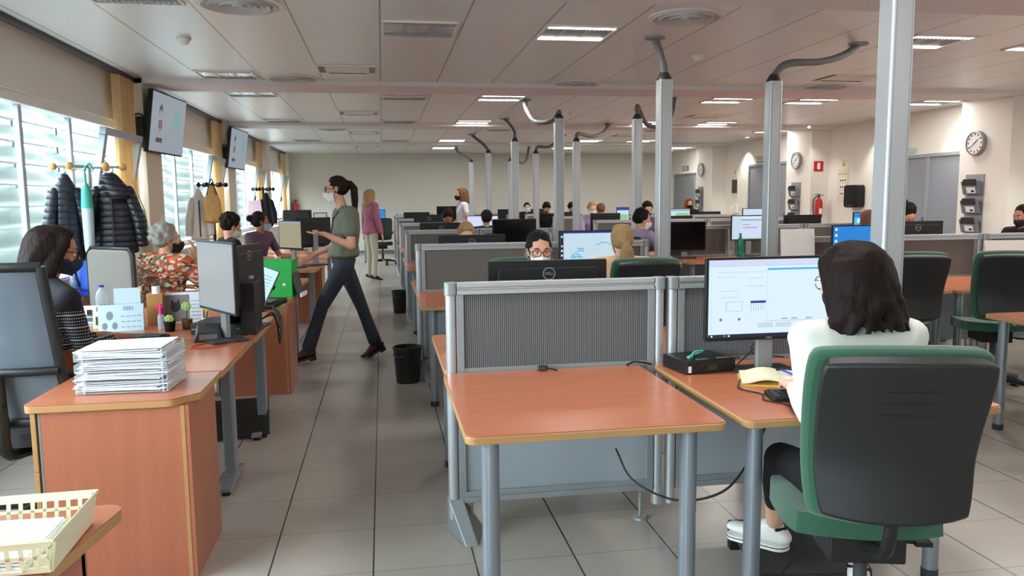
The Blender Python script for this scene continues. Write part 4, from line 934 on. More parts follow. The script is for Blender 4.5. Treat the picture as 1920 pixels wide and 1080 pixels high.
        so = u.build('shoe', shoe if shoe in M else M.get(shoe, 'black'), root, max(vox * 0.7, 0.007), 2)
        if shoe in ('white', 'burgundy_boot'):
            sole = MB(); P2 = [(a_, c_) for a_, c_ in rrect(-0.043, -0.055, 0.043, 0.19, 0.04)]
            T = Matrix.Translation(h - B.col[2] * 0.030) @ B.to_4x4(); sole.prism(P2, -0.016, 0.004, T)
            if shoe == 'burgundy_boot': sole.box(-0.032, -0.05, -0.04, 0.032, 0.01, -0.01, T)
            sole.build('sole', 'white' if shoe == 'white' else 'black', so, bevel=0.003)
            if shoe == 'white':
                T3 = T; MB().prism([(a_ * 1.03, c_ * 1.01) for a_, c_ in P2], -0.004, -0.0005, T3).build('sole_stripe', 'black', so)
                la = MB()
                for k_ in range(4): la.tube([T3 @ Vector((x_, 0.045 + 0.024 * k_, z_)) for x_, z_ in ((-0.022, 0.052 - 0.006 * k_), (0, 0.064 - 0.006 * k_), (0.022, 0.052 - 0.006 * k_))], 0.0025, 5)
                la.build('laces', 'black', so); MB().tube([T3 @ Vector((x_, -0.045 + abs(x_) * 0.6, 0.066)) for x_ in (-0.036, -0.02, 0, 0.02, 0.036)], 0.006, 6).build('collar', 'black', so)
    if hstyle: make_hair(hstyle, hairm, hc, R, root, max(0.0065, vox * 0.8), s * 1.02, seed=len(label))
    face_bits(hc, R, root, s, mask, glasses, eyes, hairm)
    return root, V, R, arms
def seated(lean=0.06, dz=0.0, hands=((-0.16, 0.42, 0.76), (0.16, 0.42, 0.76)), headf=0.02, shw=0.185, kn=0.44, legs=None, sh_dz=0):
    J = dict(pelvis=(0, -0.02, 0.55 + dz), chest=(0, lean * 0.6, 0.86 + dz), neck=(0, lean, 1.035 + dz), head=(0, lean + headf, 1.15 + dz), shL=(-shw, lean * 0.8, 0.985 + dz + sh_dz), shR=(shw, lean * 0.8, 0.985 + dz + sh_dz),
             hdL=hands[0], hdR=hands[1], knL=(-0.11, kn, 0.52), knR=(0.11, kn, 0.52), anL=(-0.11, kn - 0.02, 0.10), anR=(0.11, kn - 0.02, 0.10), toeL=(-0.12, kn + 0.14, 0.045), toeR=(0.12, kn + 0.14, 0.045))
    if legs: J.update(legs)
    return J
def standing(hands, headf=0.03, knees=None):
    J = dict(pelvis=(0, 0, 0.95), chest=(0, 0.01, 1.24), neck=(0, 0.01, 1.42), head=(0, headf, 1.545), shL=(-0.175, 0, 1.365), shR=(0.175, 0, 1.365), hdL=hands[0], hdR=hands[1],
             knL=(-0.10, 0.02, 0.50), knR=(0.10, 0.02, 0.50), anL=(-0.10, -0.01, 0.10), anR=(0.10, -0.01, 0.10), toeL=(-0.12, 0.14, 0.04), toeR=(0.12, 0.14, 0.04))
    if knees: J.update(knees)
    return J
M.update(knit=knit_material(), floral=floral_material(), quiltn=quilt_material('navy_quilt', (30, 36, 50)), quiltb=quilt_material('black_quilt', (24, 27, 36)),
    olive=mat('olive_cloth', (102, 106, 90), 0.9), navyleg=mat('dark_jeans', (44, 51, 62), 0.85), offwhite=mat('off_white_knit', (226, 228, 220), 0.95, bump=0.1, bscale=300), blackcl=mat('black_cloth', (22, 23, 27), 0.9),
    pink=mat('pink_cardigan', (158, 94, 116), 0.9), whitet=mat('white_tshirt', (206, 206, 214), 0.9), beige=mat('beige_trousers', (176, 166, 150), 0.9), peach=mat('peach_top', (232, 190, 150), 0.9), mauve=mat('mauve_top', (96, 72, 92), 0.9),
    rust=mat('rust_top', (158, 88, 62), 0.9), teal=mat('teal_top', (50, 92, 92), 0.9), lilac=mat('lilac_top', (150, 140, 170), 0.9), burgundy_boot=mat('burgundy_leather', (74, 28, 34), 0.4), maskw=mat('white_mask', (226, 226, 222), 0.85), maskb=mat('blue_mask', (142, 178, 206), 0.85),
    maskk=mat('black_mask', (22, 24, 28), 0.85), maskp=mat('patterned_dark_mask', (22, 34, 44), 0.85, var=0.9, vscale=60), leather=mat('tan_leather', (190, 146, 84), 0.55, var=0.15, vscale=20), scarf=mat('red_black_scarf', (120, 40, 50), 0.9, var=0.5, vscale=30))
# ------------------------------------------------------------------ block A: middle desks beside the aisle
ROWY = [3.3, 6.34, 9.42, 12.5, 15.6, 18.75]
RN = ['nearest row', 'second row', 'third row', 'fourth row', 'fifth row', 'sixth row']
AX = [0.25, 1.235]
for k, y in enumerate(ROWY):
    for i, x in enumerate(AX):
        if k >= 2: x = 0.25 + 0.9 * i
        o_ = place_panel(x, y, 'grey %s screen in the %s of the middle block, %s half' % ('ribbed' if k == 0 else 'cloth', RN[k], ('aisle' if i == 0 else 'pole')), near=(k == 0))
        if k >= 2: o_.scale = (0.925, 1, 1)
    end_foot(0.277, y, 'grey triangular foot at the aisle end of the screens in the %s' % RN[k])
place_desk(0.235, 2.35, 'empty cherry desk in the foreground, in front of the nearest ribbed screen', legs=[(0.085, 0.075), (0.755, 0.075)], W=0.865, D=0.92)
place_desk(1.16, 2.35, 'foreground cherry desk with the large monitor, keyboard and notebook', legs=[(0.065, 0.075), (0.87, 0.22)], W=0.96, D=0.92)
for k, y in enumerate(ROWY[:6]):
    for i, x in enumerate((0.245, 1.185)):
        if k >= 2: x = 0.245 + 0.875 * i
        if k: o1 = place_desk(x, y - 0.95, 'cherry desk before the %s of middle screens, %s' % (RN[k], 'by the aisle' if i == 0 else 'by the cable pole'))
        if k < 5: o2 = place_desk(x, y + 0.03, 'cherry desk behind the %s of middle screens, %s' % (RN[k], 'by the aisle' if i == 0 else 'by the cable pole'), far=True)
        if k >= 2:
            o1.scale = (0.93, 1, 1)
            if k < 5: o2.scale = (0.93, 1, 1); o2.location.x = x + 0.865
# ------------------------------------------------------------------ block B: desks towards the right wall
BX = [3.40, 4.385, 5.37, 6.355]
BN = ['leftmost', 'second from the left', 'third from the left', 'rightmost']
for k, y in enumerate(ROWY[:6]):
    xs = BX if k else [3.62, 4.605]
    for i, x in enumerate(xs):
        place_panel(x, y, 'grey cloth screen in the %s of the right block, %s' % (RN[k], BN[i]))
place_desk(-0.5, 18.85, 'small far cherry desk closing the aisle, with a blue screen'); place_desk(2.75, 18.8, 'far cherry desk behind the last cable poles', far=True); place_desk(3.69, 18.8, 'farthest right cherry desk behind the last cable poles', far=True)
place_desk(3.66, 3.36, 'cherry desk at the right edge of the photo, grey leg at its corner', far=True); place_desk(4.6, 3.36, 'cherry desk next to the one at the right edge, out past the frame', far=True)
for k in (1, 2, 3, 4):
    for i, x in enumerate((3.42, 4.37, 5.32, 6.27)):
        place_desk(x, ROWY[k] - 0.95, 'cherry desk before the %s of right block screens, %s' % (RN[k], BN[i]))
for k in (1, 2, 3, 4):
    for i, x in enumerate((3.42, 4.37, 5.32, 6.27)):
        place_desk(x, ROWY[k] + 0.03, 'cherry desk behind the %s of right block screens, %s' % (RN[k], BN[i]), far=True)
# far cross screens in front of the far wall
for i in range(4): place_panel(0.35 + i * 0.98, 21.4, 'grey partition screen standing before the far wall, number %s from the aisle' % ['first', 'second', 'third', 'fourth'][i])
# whiteboards leaning on the screens
r = empty('white_board', (3.36, 6.22, 0.72), radians(-4), 'white board leaning on the second-row screen behind the tall pole', 'white board'); MB().box(0, 0, 0.0, 0.30, 0.012, 0.46, tT(0, 0, 0, 0, 0, radians(-6))).build('board', 'white', r); MB().box(0.0, -0.02, 0, 0.3, 0.03, 0.02).build('foot', 'alud', r)
r = empty('white_board', (5.28, 6.16, 0.72), radians(-4), 'wide white board leaning on the screen at the right edge', 'white board'); MB().box(0, 0, 0.0, 0.85, 0.012, 0.33, tT(0, 0, 0, 0, 0, radians(-6))).build('board', 'white', r); MB().box(0.0, -0.02, 0, 0.85, 0.03, 0.02).build('foot', 'alud', r)

# ------------------------------------------------------------------ window-side desks and cabinets
def cabinet(x, y, W, D, label, chamfer=0.09, H=0.72):      # drawers open towards the windows (-X)
    r = empty('drawer_cabinet', (x, y, 0), 0, label, 'cabinet', 'cherry drawer cabinets')
    ov = 0.018; P = [(-ov + 0.02, -ov), (W - chamfer, -ov), (W + ov, chamfer * 1.1), (W + ov, D), (-ov, D), (-ov, 0.0)]
    P = arc((0.012, 0.012), 0.03, pi, 1.5 * pi, 5) + arc((W - chamfer * 0.9, 0.018), 0.036, -pi / 2, -pi / 5, 4) + arc((W - 0.01, chamfer), 0.028, -pi / 5, 0, 4) + [(W + ov, D), (-ov, D)]
    MB().prism(P, H - 0.004, H).build('top', 'wood', r); MB().prism(P, H - 0.03, H - 0.004).build('top_edge', 'edge', r, bevel=0.003)
    MB().box(0.035, 0.0, 0.0, W - 0.028, 0.018, H - 0.03).build('side_panel', 'woodv', r); MB().box(0.035, D - 0.02, 0.0, W - 0.028, D, H - 0.03).build('side_panel', 'woodv', r)
    MB().box(W - 0.045, 0.018, 0.0, W - 0.025, D - 0.02, H - 0.03).build('back_panel', 'woodv', r)
    MB().box(W - 0.028, 0.0, 0.0, W - 0.010, D, H - 0.03).build('back_panel', 'woodv', r); MB().box(W - 0.040, -0.002, 0, W - 0.026, 0.0, H - 0.03).build('edge_strip', 'edge', r)
    MB().box(0.026, 0.0, 0.0, 0.034, D, H - 0.03).build('carcass_edge', 'grey', r)
    for k, (z0, z1) in enumerate(((0.03, 0.24), (0.245, 0.46), (0.465, H - 0.034))):
        d = MB().box(0.0, 0.0, z0, 0.018, D, z1).build('drawer', 'edge', r, bevel=0.002); MB().box(-0.012, D / 2 - 0.06, z1 - 0.05, 0.0, D / 2 + 0.06, z1 - 0.035).build('pull', 'alud', d)
    return r
cabinet(-1.30, 3.06, 0.565, 0.46, 'cherry drawer cabinet with the paper trays on it, nearest whole cabinet on the left')
cabinet(-1.26, 6.03, 0.55, 0.5, 'cherry cabinet under the green box, behind the window-side desks', 0.05)
cabinet(-1.25, 9.64, 0.52, 0.5, 'cherry cabinet farther down the window side', 0.05)
cabinet(-2.64, 6.62, 0.27, 0.45, 'cherry cabinet below the blue bag by the window', 0.03)
def side_desk(x0, x1, y0, y1, label, f0=0.12, f1=None, H=0.72):
    r = empty('desk', (x0, y0, 0), 0, label, 'desk', 'cherry window-side desks'); W = x1 - x0; D = y1 - y0
    MB().prism(rrect(0, 0.002, W, D - 0.002, 0.012), H - 0.004, H).build('desktop', 'wood', r); MB().prism(rrect(0, 0.002, W, D - 0.002, 0.012), H - 0.03, H - 0.004).build('edge_band', 'edge', r, bevel=0.002)
    f1 = f1 or D - 0.08; yc = (f0 + f1) / 2
    for x in (W - 0.10, 0.10):
        l = MB()
        l.box(x - 0.028, yc - 0.045, 0.05, x + 0.028, yc + 0.045, H - 0.03)
        lo = l.build('leg', 'legm', r, bevel=0.008)
        s = MB(); s.add([(x - 0.03, f0, 0.02), (x + 0.03, f0, 0.02), (x - 0.03, f1, 0.02), (x + 0.03, f1, 0.02), (x - 0.03, f0, 0.035), (x + 0.03, f0, 0.035), (x - 0.03, f1, 0.035), (x + 0.03, f1, 0.035), (x - 0.03, yc, 0.075), (x + 0.03, yc, 0.075)],
                         [(0, 2, 3, 1), (0, 1, 5, 4), (3, 2, 6, 7), (4, 5, 9, 8), (8, 9, 7, 6), (0, 4, 8, 6, 2), (1, 3, 7, 9, 5)])
        s.build('foot', 'legm', lo, bevel=0.004); MB().cyl((x, f0 + 0.03, 0), (x, f0 + 0.03, 0.022), 0.022).cyl((x, f1 - 0.03, 0), (x, f1 - 0.03, 0.022), 0.022).build('rubber_foot', 'black', lo)
    MB().box(0.13, yc - 0.02, H - 0.09, W - 0.13, yc + 0.02, H - 0.03).build('under_rail', 'alud', r)
    return r
side_desk(-1.32, -0.71, 3.53, 4.36, 'narrow cherry desk directly behind the cabinet with the paper trays', 0.40, 0.81)
side_desk(-2.15, -0.70, 4.37, 5.80, 'cherry desk carrying the calendars and the black monitors, along the windows', 0.48, 1.08)
side_desk(-2.15, -0.72, 6.90, 7.75, 'cherry desk behind the green box, along the windows'); side_desk(-2.15, -0.72, 8.65, 9.62, 'cherry desk of the woman with the blue mask, along the windows'); side_desk(-2.15, -0.72, 11.7, 12.6, 'farthest cherry desk along the windows')
side_desk(-2.15, -0.74, 10.4, 11.4, 'far cherry desk along the windows')
# nearest corner desk with the basket
r = empty('desk', (-1.75, 1.28, 0), 0, 'corner of a cherry desk at the bottom left, carrying the cream basket', 'desk', 'cherry window-side desks')
Pd = [(0, 0), (1.02, 0)] + arc((1.07, 0.66), 0.04, 0, pi / 2, 5) + [(0, 0.70)]
MB().prism(Pd, 0.716, 0.72).build('desktop', 'wood', r); MB().prism(Pd, 0.69, 0.716).build('edge_band', 'edge', r, bevel=0.003)
MB().box(1.0, 0.10, 0, 1.03, 0.65, 0.69).build('end_panel', 'woodv', r); MB().box(0.05, 0.62, 0, 1.03, 0.64, 0.69).build('modesty_panel', 'woodv', r)

# ------------------------------------------------------------------ chairs
place_chair(1.40, 2.07, radians(-15), 'green swivel chair with black back shell, in the foreground under the woman in white')
place_chair(3.72, 5.18, radians(-12), 'empty green swivel chair right of the big pole'); place_chair(4.44, 5.08, radians(-20), 'green swivel chair cut by the right edge of the photo')
place_chair(1.72, 5.22, radians(0), 'green swivel chair of the blonde woman with the ponytail'); place_chair(0.93, 5.0, pi, 'green swivel chair behind the woman with red glasses')
dch = make_chair('shell', 'shell'); dch.location = (-0.02, 18.2, 0); dch.rotation_euler = (0, 0, pi); tag(dch, 'dark swivel chair by the far end of the aisle', 'office chair', 'dark office chairs')
copy_tree(dch, (2.72, 8.1, 0), radians(-60), 'dark swivel chair of the person bending behind the pole')
place_chair(0.8, 7.9, pi, 'green swivel chair behind the person with light hair'); place_chair(5.35, 7.62, pi, 'green swivel chair behind the screens under the double door')
place_chair(1.5, 11.2, 0, 'green swivel chair of the dark-haired person before the lit screen')

# ------------------------------------------------------------------ screens
UI = [(0, .93, 1, 1, E_LILAC), (0, .915, 1, .93, E_PALE), (0.0, .0, 1, .045, E_NAVY), (.475, .86, .98, .885, E_CYAN), (.47, .10, .474, .90, E_PALE), (.02, .10, .024, .90, E_PALE), (.06, .84, .46, .843, E_GREY), (.06, .78, .2, .783, E_GREY), (.10, .52, .24, .524, E_GREY), (.10, .60, .24, .604, E_GREY),
      (.14, .34, .27, .344, E_GREY), (.14, .46, .27, .464, E_GREY), (.14, .34, .143, .46, E_GREY), (.27, .34, .273, .464, E_GREY), (.34, .44, .465, .47, E_DBLUE), (.40, .12, .53, .18, E_PALE), (.55, .12, .68, .18, E_PALE), (.30, .66, .45, .664, E_GREY), (.30, .76, .45, .763, E_GREY),
      (.475, .20, .98, .204, E_GREY), (.60, .22, .65, .235, E_GREY), (.68, .22, .73, .235, E_GREY), (.80, .22, .85, .235, E_GREY), (.09, .22, .11, .25, E_RED), (.24, .22, .26, .25, E_RED)] + \
     [(.345 + .02 * i, .34, .348 + .02 * i, .44, E_GREY) for i in range(6)] + [(.02 + .035 * i, .012, .035 + .035 * i, .034, E_WHITE) for i in range(5)]
monitor((1.57, 3.0), radians(0), 0.56, 0.345, 0.487, E_WHITE, UI, False, 'large monitor with a white and blue form, before the woman in white', front_logo=True)
monitor((0.765, 3.64), pi, 0.575, 0.34, 0.445, None, (), True, 'black monitor back with ring logo just above the nearest screens')
TREE = [(0, .96, 1, 1, E_DBLUE), (0, 0, .05, 1, E_NAVY), (.06, .70, 1, .705, E_PALE), (.62, .70, .74, .725, E_CYAN), (.56, .655, .63, .68, E_CYAN), (.75, .655, .82, .68, E_CYAN), (.27, .55, .37, .585, E_CYAN), (.26, .495, .375, .525, E_CYAN), (.22, .44, .28, .465, E_CYAN), (.17, .39, .23, .42, E_CYAN), (.25, .39, .32, .42, E_CYAN), (.165, .33, .25, .37, E_CYAN), (.26, .33, .345, .37, E_CYAN), (.40, .55, .92, .553, E_GREY), (.92, .68, .925, .95, E_GREY)]
TREE += [(.012, .85 - .12 * i, .038, .90 - .12 * i, E_WHITE) for i in range(6)]
monitor((1.63, 6.02), 0, 0.54, 0.33, 0.484, E_PALE, TREE, False, 'monitor with a blue flowchart before the blonde ponytail woman')
monitor((0.745, 6.68), pi, 0.58, 0.34, 0.437, None, (), True, 'black monitor back with ring logo above the second-row screens, by the aisle')
monitor((1.51, 9.02), 0, 0.52, 0.34, 0.508, None, (), False, 'switched-off black monitor above the head of the woman with red glasses')
monitor((0.72, 9.8), pi, 0.54, 0.33, 0.456, None, (), True, 'black monitor back above the third-row screens, by the aisle'); monitor((0.75, 12.9), pi, 0.50, 0.33, 0.50, None, (), True, 'black monitor back above the fourth-row screens, by the aisle')
monitor((0.68, 16.0), pi, 0.52, 0.33, 0.50, None, (), False, 'black monitor back above the fifth-row screens, by the aisle'); monitor((1.28, 15.2), radians(0), 0.5, 0.33, 0.62, None, (), False, 'dark monitor left of the standing woman in white', thick=0.03)
monitor((1.52, 12.05), 0, 0.5, 0.32, 0.495, E_LILAC, [(0, 0, 1, .06, E_BLUE), (.05, .1, .95, .12, E_GREY)], False, 'lit lilac monitor behind the dark-haired head in the middle block')
monitor((-0.08, 19.0), 0, 0.30, 0.22, 0.53, E_BLUE, [(0, 0, 1, .12, E_CYAN)], False, 'small blue lit screen at the far end of the aisle')
monitor((3.64, 9.1), 0, 0.52, 0.36, 0.445, None, (), False, 'switched-off black monitor right of the tall pole on the third row')
DOC = [(.25, .80, .95, .86, E_GREY), (.28, .62, .5, .645, E_TAN), (.28, .48, .70, .52, E_GREY), (0, 0, .25, 1, E_PALE), (0, .0, 1, .05, E_GREEN), (.25, .92, .98, .97, E_WHITE)]
monitor((4.50, 9.15), radians(0), 0.50, 0.31, 0.51, E_LILAC, DOC, False, 'monitor showing a document page, standing behind the green bottle')
monitor((6.04, 12.1), 0, 0.46, 0.30, 0.55, E_PALE, [(0, .9, 1, 1, E_LILAC), (.35, .5, .95, .65, E_CYAN)], False, 'lit monitor just above and behind the document monitor')
DESK = [(.03, .88 - .16 * i, .07, .95 - .16 * i, E_WHITE) for i in range(6)] + [(.38, .42, .42, .53, E_WHITE), (.44, .44, .56, .465, E_WHITE)]
monitor((3.955, 6.02), 0, 0.53, 0.33, 0.492, E_BLUE, DESK, False, 'monitor with bright blue desktop left of the big pole')
monitor((6.08, 9.1), 0, 0.44, 0.30, 0.53, E_CYAN, [(0, .8, 1, 1, E_BLUE), (.1, .55, .6, .75, E_WHITE), (.1, .1, .5, .45, E_PALE)], False, 'small lit screen in front of the brown-haired head')
monitor((4.97, 6.72), pi, 0.56, 0.34, 0.492, None, (), True, 'black monitor back with ring logo right of the big pole'); monitor((5.56, 9.8), pi, 0.54, 0.33, 0.49, None, (), False, 'black monitor back before the extinguisher pier')
monitor((4.99, 12.85), pi, 0.52, 0.33, 0.43, None, (), False, 'black monitor back, lower, left of the red-haired head'); monitor((6.85, 15.9), pi, 0.56, 0.33, 0.44, None, (), False, 'black monitor back in front of the red-haired head')
monitor((5.95, 15.2), 0, 0.44, 0.30, 0.52, E_PALE, [(0, .85, 1, 1, E_GREY), (.3, .1, .95, .7, E_GREEN)], False, 'pale lit monitor right beside the tall pole, far back')
monitor((3.72, 12.9), pi, 0.52, 0.33, 0.49, None, (), False, 'black monitor back below the two far heads'); monitor((3.75, 15.95), pi, 0.5, 0.33, 0.47, None, (), False, 'black monitor back in the fifth row right-hand block'); monitor((4.75, 15.2), 0, 0.26, 0.36, 0.56, E_PALE, [(0, .85, 1, 1, E_DBLUE), (.2, .1, .9, .6, E_GREEN)], False, 'small upright lit screen far back between two poles')
monitor((3.05, 19.2), pi, 0.5, 0.33, 0.5, None, (), False, 'black monitor back under the farthest dark head'); monitor((3.85, 19.3), pi, 0.4, 0.33, 0.5, None, (), False, 'black monitor back far away between two poles')
# window side
E2 = [(0, 0, 1, 1, E_DIM)]
monitor((-0.88, 4.315), radians(-58), 0.51, 0.375, 0.53, E_DIM, [(0, .96, 1, 1, E_GREY), (0, 0, 1, .05, E_GREY)], False, 'grey lit monitor turned to the left, near the woman in the dark jumper')
monitor((-0.815, 4.74), radians(-100), 0.60, 0.42, 0.485, None, (), True, 'black monitor back with ring logo behind the grey lit one')
monitor((-1.02, 9.0), radians(-48), 0.42, 0.32, 0.525, E_TAN, [(0, .94, 1, 1, E_GREY)], False, 'tan lit monitor left of the walking woman')
monitor((-0.80, 9.3), radians(-140), 0.48, 0.34, 0.55, None, (), False, 'black monitor back right of the tan lit one')
monitor((-1.26, 12.2), radians(175), 0.42, 0.30, 0.61, None, (), False, 'black monitor back near the small fire extinguisher'); monitor((-0.92, 12.1), radians(0), 0.2, 0.2, 0.57, E_DIM, (), False, 'pale lit screen just left of the walking woman')
# televisions on the columns
def tv(x, y, z, rz, rx, label, w=1.02, h=0.60):
    r = empty('television', (x, y, z), rz, label, 'television', 'wall televisions'); T = Matrix.Rotation(rx, 4, 'X')
    MB().box(-w / 2, 0, -h / 2, w / 2, 0.05, h / 2, T).build('housing', 'black', r, bevel=0.006)
    MB().box(-w / 2 + 0.015, -0.0012, -h / 2 + 0.02, w / 2 - 0.015, -0.0002, h / 2 - 0.015, T).build('display', E_TV, r)
    mk = [(-0.30, -0.02, 0.02, 0.03, None)]
    MB().ell((-0.27, -0.002, 0.13), (0.055, 0.001, 0.07), T).build('display_mark', E_TVD, r); MB().ell((-0.27, -0.0026, 0.10), (0.04, 0.001, 0.05), T).build('display_mark', E_TV, r)
    MB().box(-0.32, -0.003, -0.06, -0.22, -0.0022, 0.03, T).build('display_mark', E_TVD, r); MB().box(-0.29, -0.0034, -0.09, -0.25, -0.0031, 0.02, T).build('display_mark', E_RED, r)
    MB().box(-0.37, -0.003, -0.21, -0.18, -0.0022, -0.16, T).build('display_mark', E_TVD, r); MB().box(0.17, -0.003, -0.05, 0.37, -0.0022, 0.17, T).build('display_mark', E_TEAL, r)
    MB().box(-0.1, 0.05, -0.12, 0.1, 0.075, 0.12, T).build('bracket', 'dgrey', r)
    return r

tv(-2.345, 9.47, 2.32, radians(86), radians(8), 'wall television with a cartoon head on a grey screen, on the nearest left column', 1.12, 0.66)
tv(-2.345, 13.85, 2.33, radians(86), radians(8), 'wall television on the second left column, smaller in view', 1.12, 0.66)
bin_(0.165, 6.26, 'black waste bin by the aisle beside the second-row screens, nearer one'); bin_(0.20, 10.25, 'black waste bin farther along the aisle')

for y, lb in ((8.92, 'nearest left column beside the television'), (13.47, 'second left column beside the television')):
    o = MB().tube([(0.02 + 0.075 * cos(a), -0.01 + 0.012 * sin(3 * a), 0.13 * sin(a)) for a in [k * 2 * pi / 20 for k in range(58)]], 0.008, 6).box(-0.02, 0.0, -0.22, 0.06, 0.025, 0.1).build('cable_coil', 'black', loc=(-2.52, y, 2.26))
    tag(o, 'coil of black cable on the ' + lb, 'cable')
# ------------------------------------------------------------------ the people in the photograph
lo_hands = ((-0.16, 0.38, 0.76), (0.16, 0.38, 0.76))
# woman in the foreground, seen from behind
J = seated(0.10, 0.03, ((-0.06, 0.40, 0.78), (0.14, 0.42, 0.78)), 0.05, 0.165, 0.42,
           dict(elhL=(-0.13, -0.25, 0.4), elhR=(0.15, -0.25, 0.4), knL=(-0.10, 0.40, 0.52), knR=(0.13, 0.42, 0.52), anL=(-0.07, 0.52, 0.215), anR=(0.20, 0.40, 0.10), toeL=(-0.20, 0.66, 0.205), toeR=(0.27, 0.52, 0.05)))
person('seated woman in a white jumper and white trainers, her back to the camera', 1.44, 2.12, radians(-6), J, 'offwhite', 'blackcl', 'hdark', 'wavy', 'skin3', 0.009, 1.0, 1.0, 'white', 'maskk', 'chrome', (radians(16), radians(-10), 0), legs_short=0.62, topname='jumper', hem=0.06)
# typist at the left
J = seated(0.11, 0.07, ((-0.05, 0.42, 0.775), (0.071, 0.405, 0.775)), 0.06, 0.180, 0.40, dict(elhL=(-0.25, 0.0, 0.2), elhR=(0.22, 0.05, 0.2)), sh_dz=-0.04)
person('woman typing at the left in a black jumper with white dotted bands', -1.65, 3.93, radians(-35), J, 'knit', 'blackcl', 'hdark', 'long', 'skin2', 0.009, 1.0, 0.95, 'black', 'maskp', 'hblack', (radians(-33), radians(-12), 0), topname='jumper', hem=0.06, curl=0.22, hand_dirs=dict(L=((0.15, 1, -0.12), (0, 0, 1)), R=((-0.1, 1, -0.12), (0, 0, 1))))
# grey-haired person raising a hand
J = seated(0.04, 0.02, ((-0.20, 0.36, 0.78), (0.205, 0.15, 1.03)), 0.03, 0.20, 0.42, dict(elhR=(0.36, 0.35, 0.70)))
person('grey-haired person in an orange and green patterned blouse raising one hand to the face', -1.66, 6.25, radians(-36), J, 'floral', 'blackcl', 'hgrey', 'curly', 'skin', 0.010, 1.0, 0.5, 'black', 'maskk', None, (radians(-34), 0, 0), fat=1.15, topname='blouse', hem=0.08, loose=0.015, eyes=True, curl=0.3, hand_dirs=dict(R=((-0.15, -0.05, 1), (0.9, 0.5, 0))))
J = seated(0.08, 0.06)
person('person with short dark curly hair and white mask behind the grey-haired one', -1.58, 8.15, radians(-60), J, 'blackcl', 'blackcl', 'hdark', 'curly', 'skin', 0.012, 1.0, 1.0, 'black', 'maskw', None, (radians(-5), radians(-20), 0))
J = seated(0.08, 0.06, ((-0.25, 0.38, 0.78), (0.22, 0.40, 0.80)))
person('woman with bun, glasses and pale blue mask seated by the windows', -1.53, 9.85, radians(-120), J, 'mauve', 'blackcl', 'hdark', 'bun', 'skin2', 0.012, 1.0, 0.5, 'black', 'maskb', 'hblack', (radians(45), 0, 0))
# walking woman
J = standing(((-0.215, 0.20, 1.17), (0.24, 0.27, 0.97)), 0.075,
    dict(pelvis=(0, 0.03, 0.915), chest=(0, 0.0, 1.20), neck=(0, 0.02, 1.39), head=(0, 0.075, 1.555), shL=(-0.165, -0.03, 1.335), shR=(0.165, 0.03, 1.335), elhL=(-0.30, -0.40, 0.85), elhR=(0.35, -0.2, 0.8),
         knL=(-0.10, 0.235, 0.53), anL=(-0.09, 0.375, 0.135), toeL=(-0.10, 0.51, 0.105), knR=(0.10, -0.12, 0.50), anR=(0.10, -0.245, 0.125), toeR=(0.11, -0.11, 0.04)))
root, V_, R_, A_ = person('woman in an olive T-shirt and dark trousers walking across the aisle', -0.33, 7.25, radians(97), J, 'olive', 'navyleg', 'hdark', 'ponytail', 'skin', 0.009, 1.0, 0.42, 'burgundy_boot', 'maskw', 'hblack', (radians(-6), radians(-6), 0), legs_short=0.93, topname='t_shirt', hem=-0.01, curl=0.12, loose=0.02, hand_dirs=dict(L=((0.15, 1, 0.08), (0, 0.1, -1)), R=((0.1, 0.9, -0.45), (1, 0, 0.2))))
ba = MB().prism(rrect(-0.035, -0.055, 0.035, 0.055, 0.006), 0, 0.003, Matrix.Translation((0.02, 0.135, 1.03)) @ Matrix.Rotation(pi, 4, 'Z') @ FACE_MY).build('badge', 'white', root)
MB().tube([(-0.07, 0.03, 1.41), (-0.06, 0.11, 1.30), (0.0, 0.135, 1.15), (0.02, 0.14, 1.085)], 0.004, 5).tube([(0.07, 0.03, 1.41), (0.06, 0.11, 1.30), (0.03, 0.135, 1.15), (0.02, 0.14, 1.085)], 0.004, 5).build('lanyard', 'blackcl', root)
# woman in a pink cardigan walking away
J = standing(((-0.26, 0.0, 0.80), (0.24, 0.10, 0.82)), 0.02)
person('woman in a pink cardigan and pale trousers at the far end of the aisle', -0.22, 14.7, radians(-60), J, 'pink', 'beige', 'hblond', 'long', 'skin', 0.014, 0.98, 1.0, 'black', None, None, (0, 0, 0), hem=0.12, topname='cardigan', loose=0.015)
J = standing(((-0.22, 0.15, 0.95), (0.22, 0.2, 0.95)), 0.03)
person('woman standing behind the screens in a white T-shirt with black mask and brown hair', 1.40, 13.9, radians(100), J, 'whitet', 'navyleg', 'hbrown', 'wavy', 'skin', 0.014, 0.965, 0.42, 'black', 'maskk', None, (0, 0, 0), topname='t_shirt')
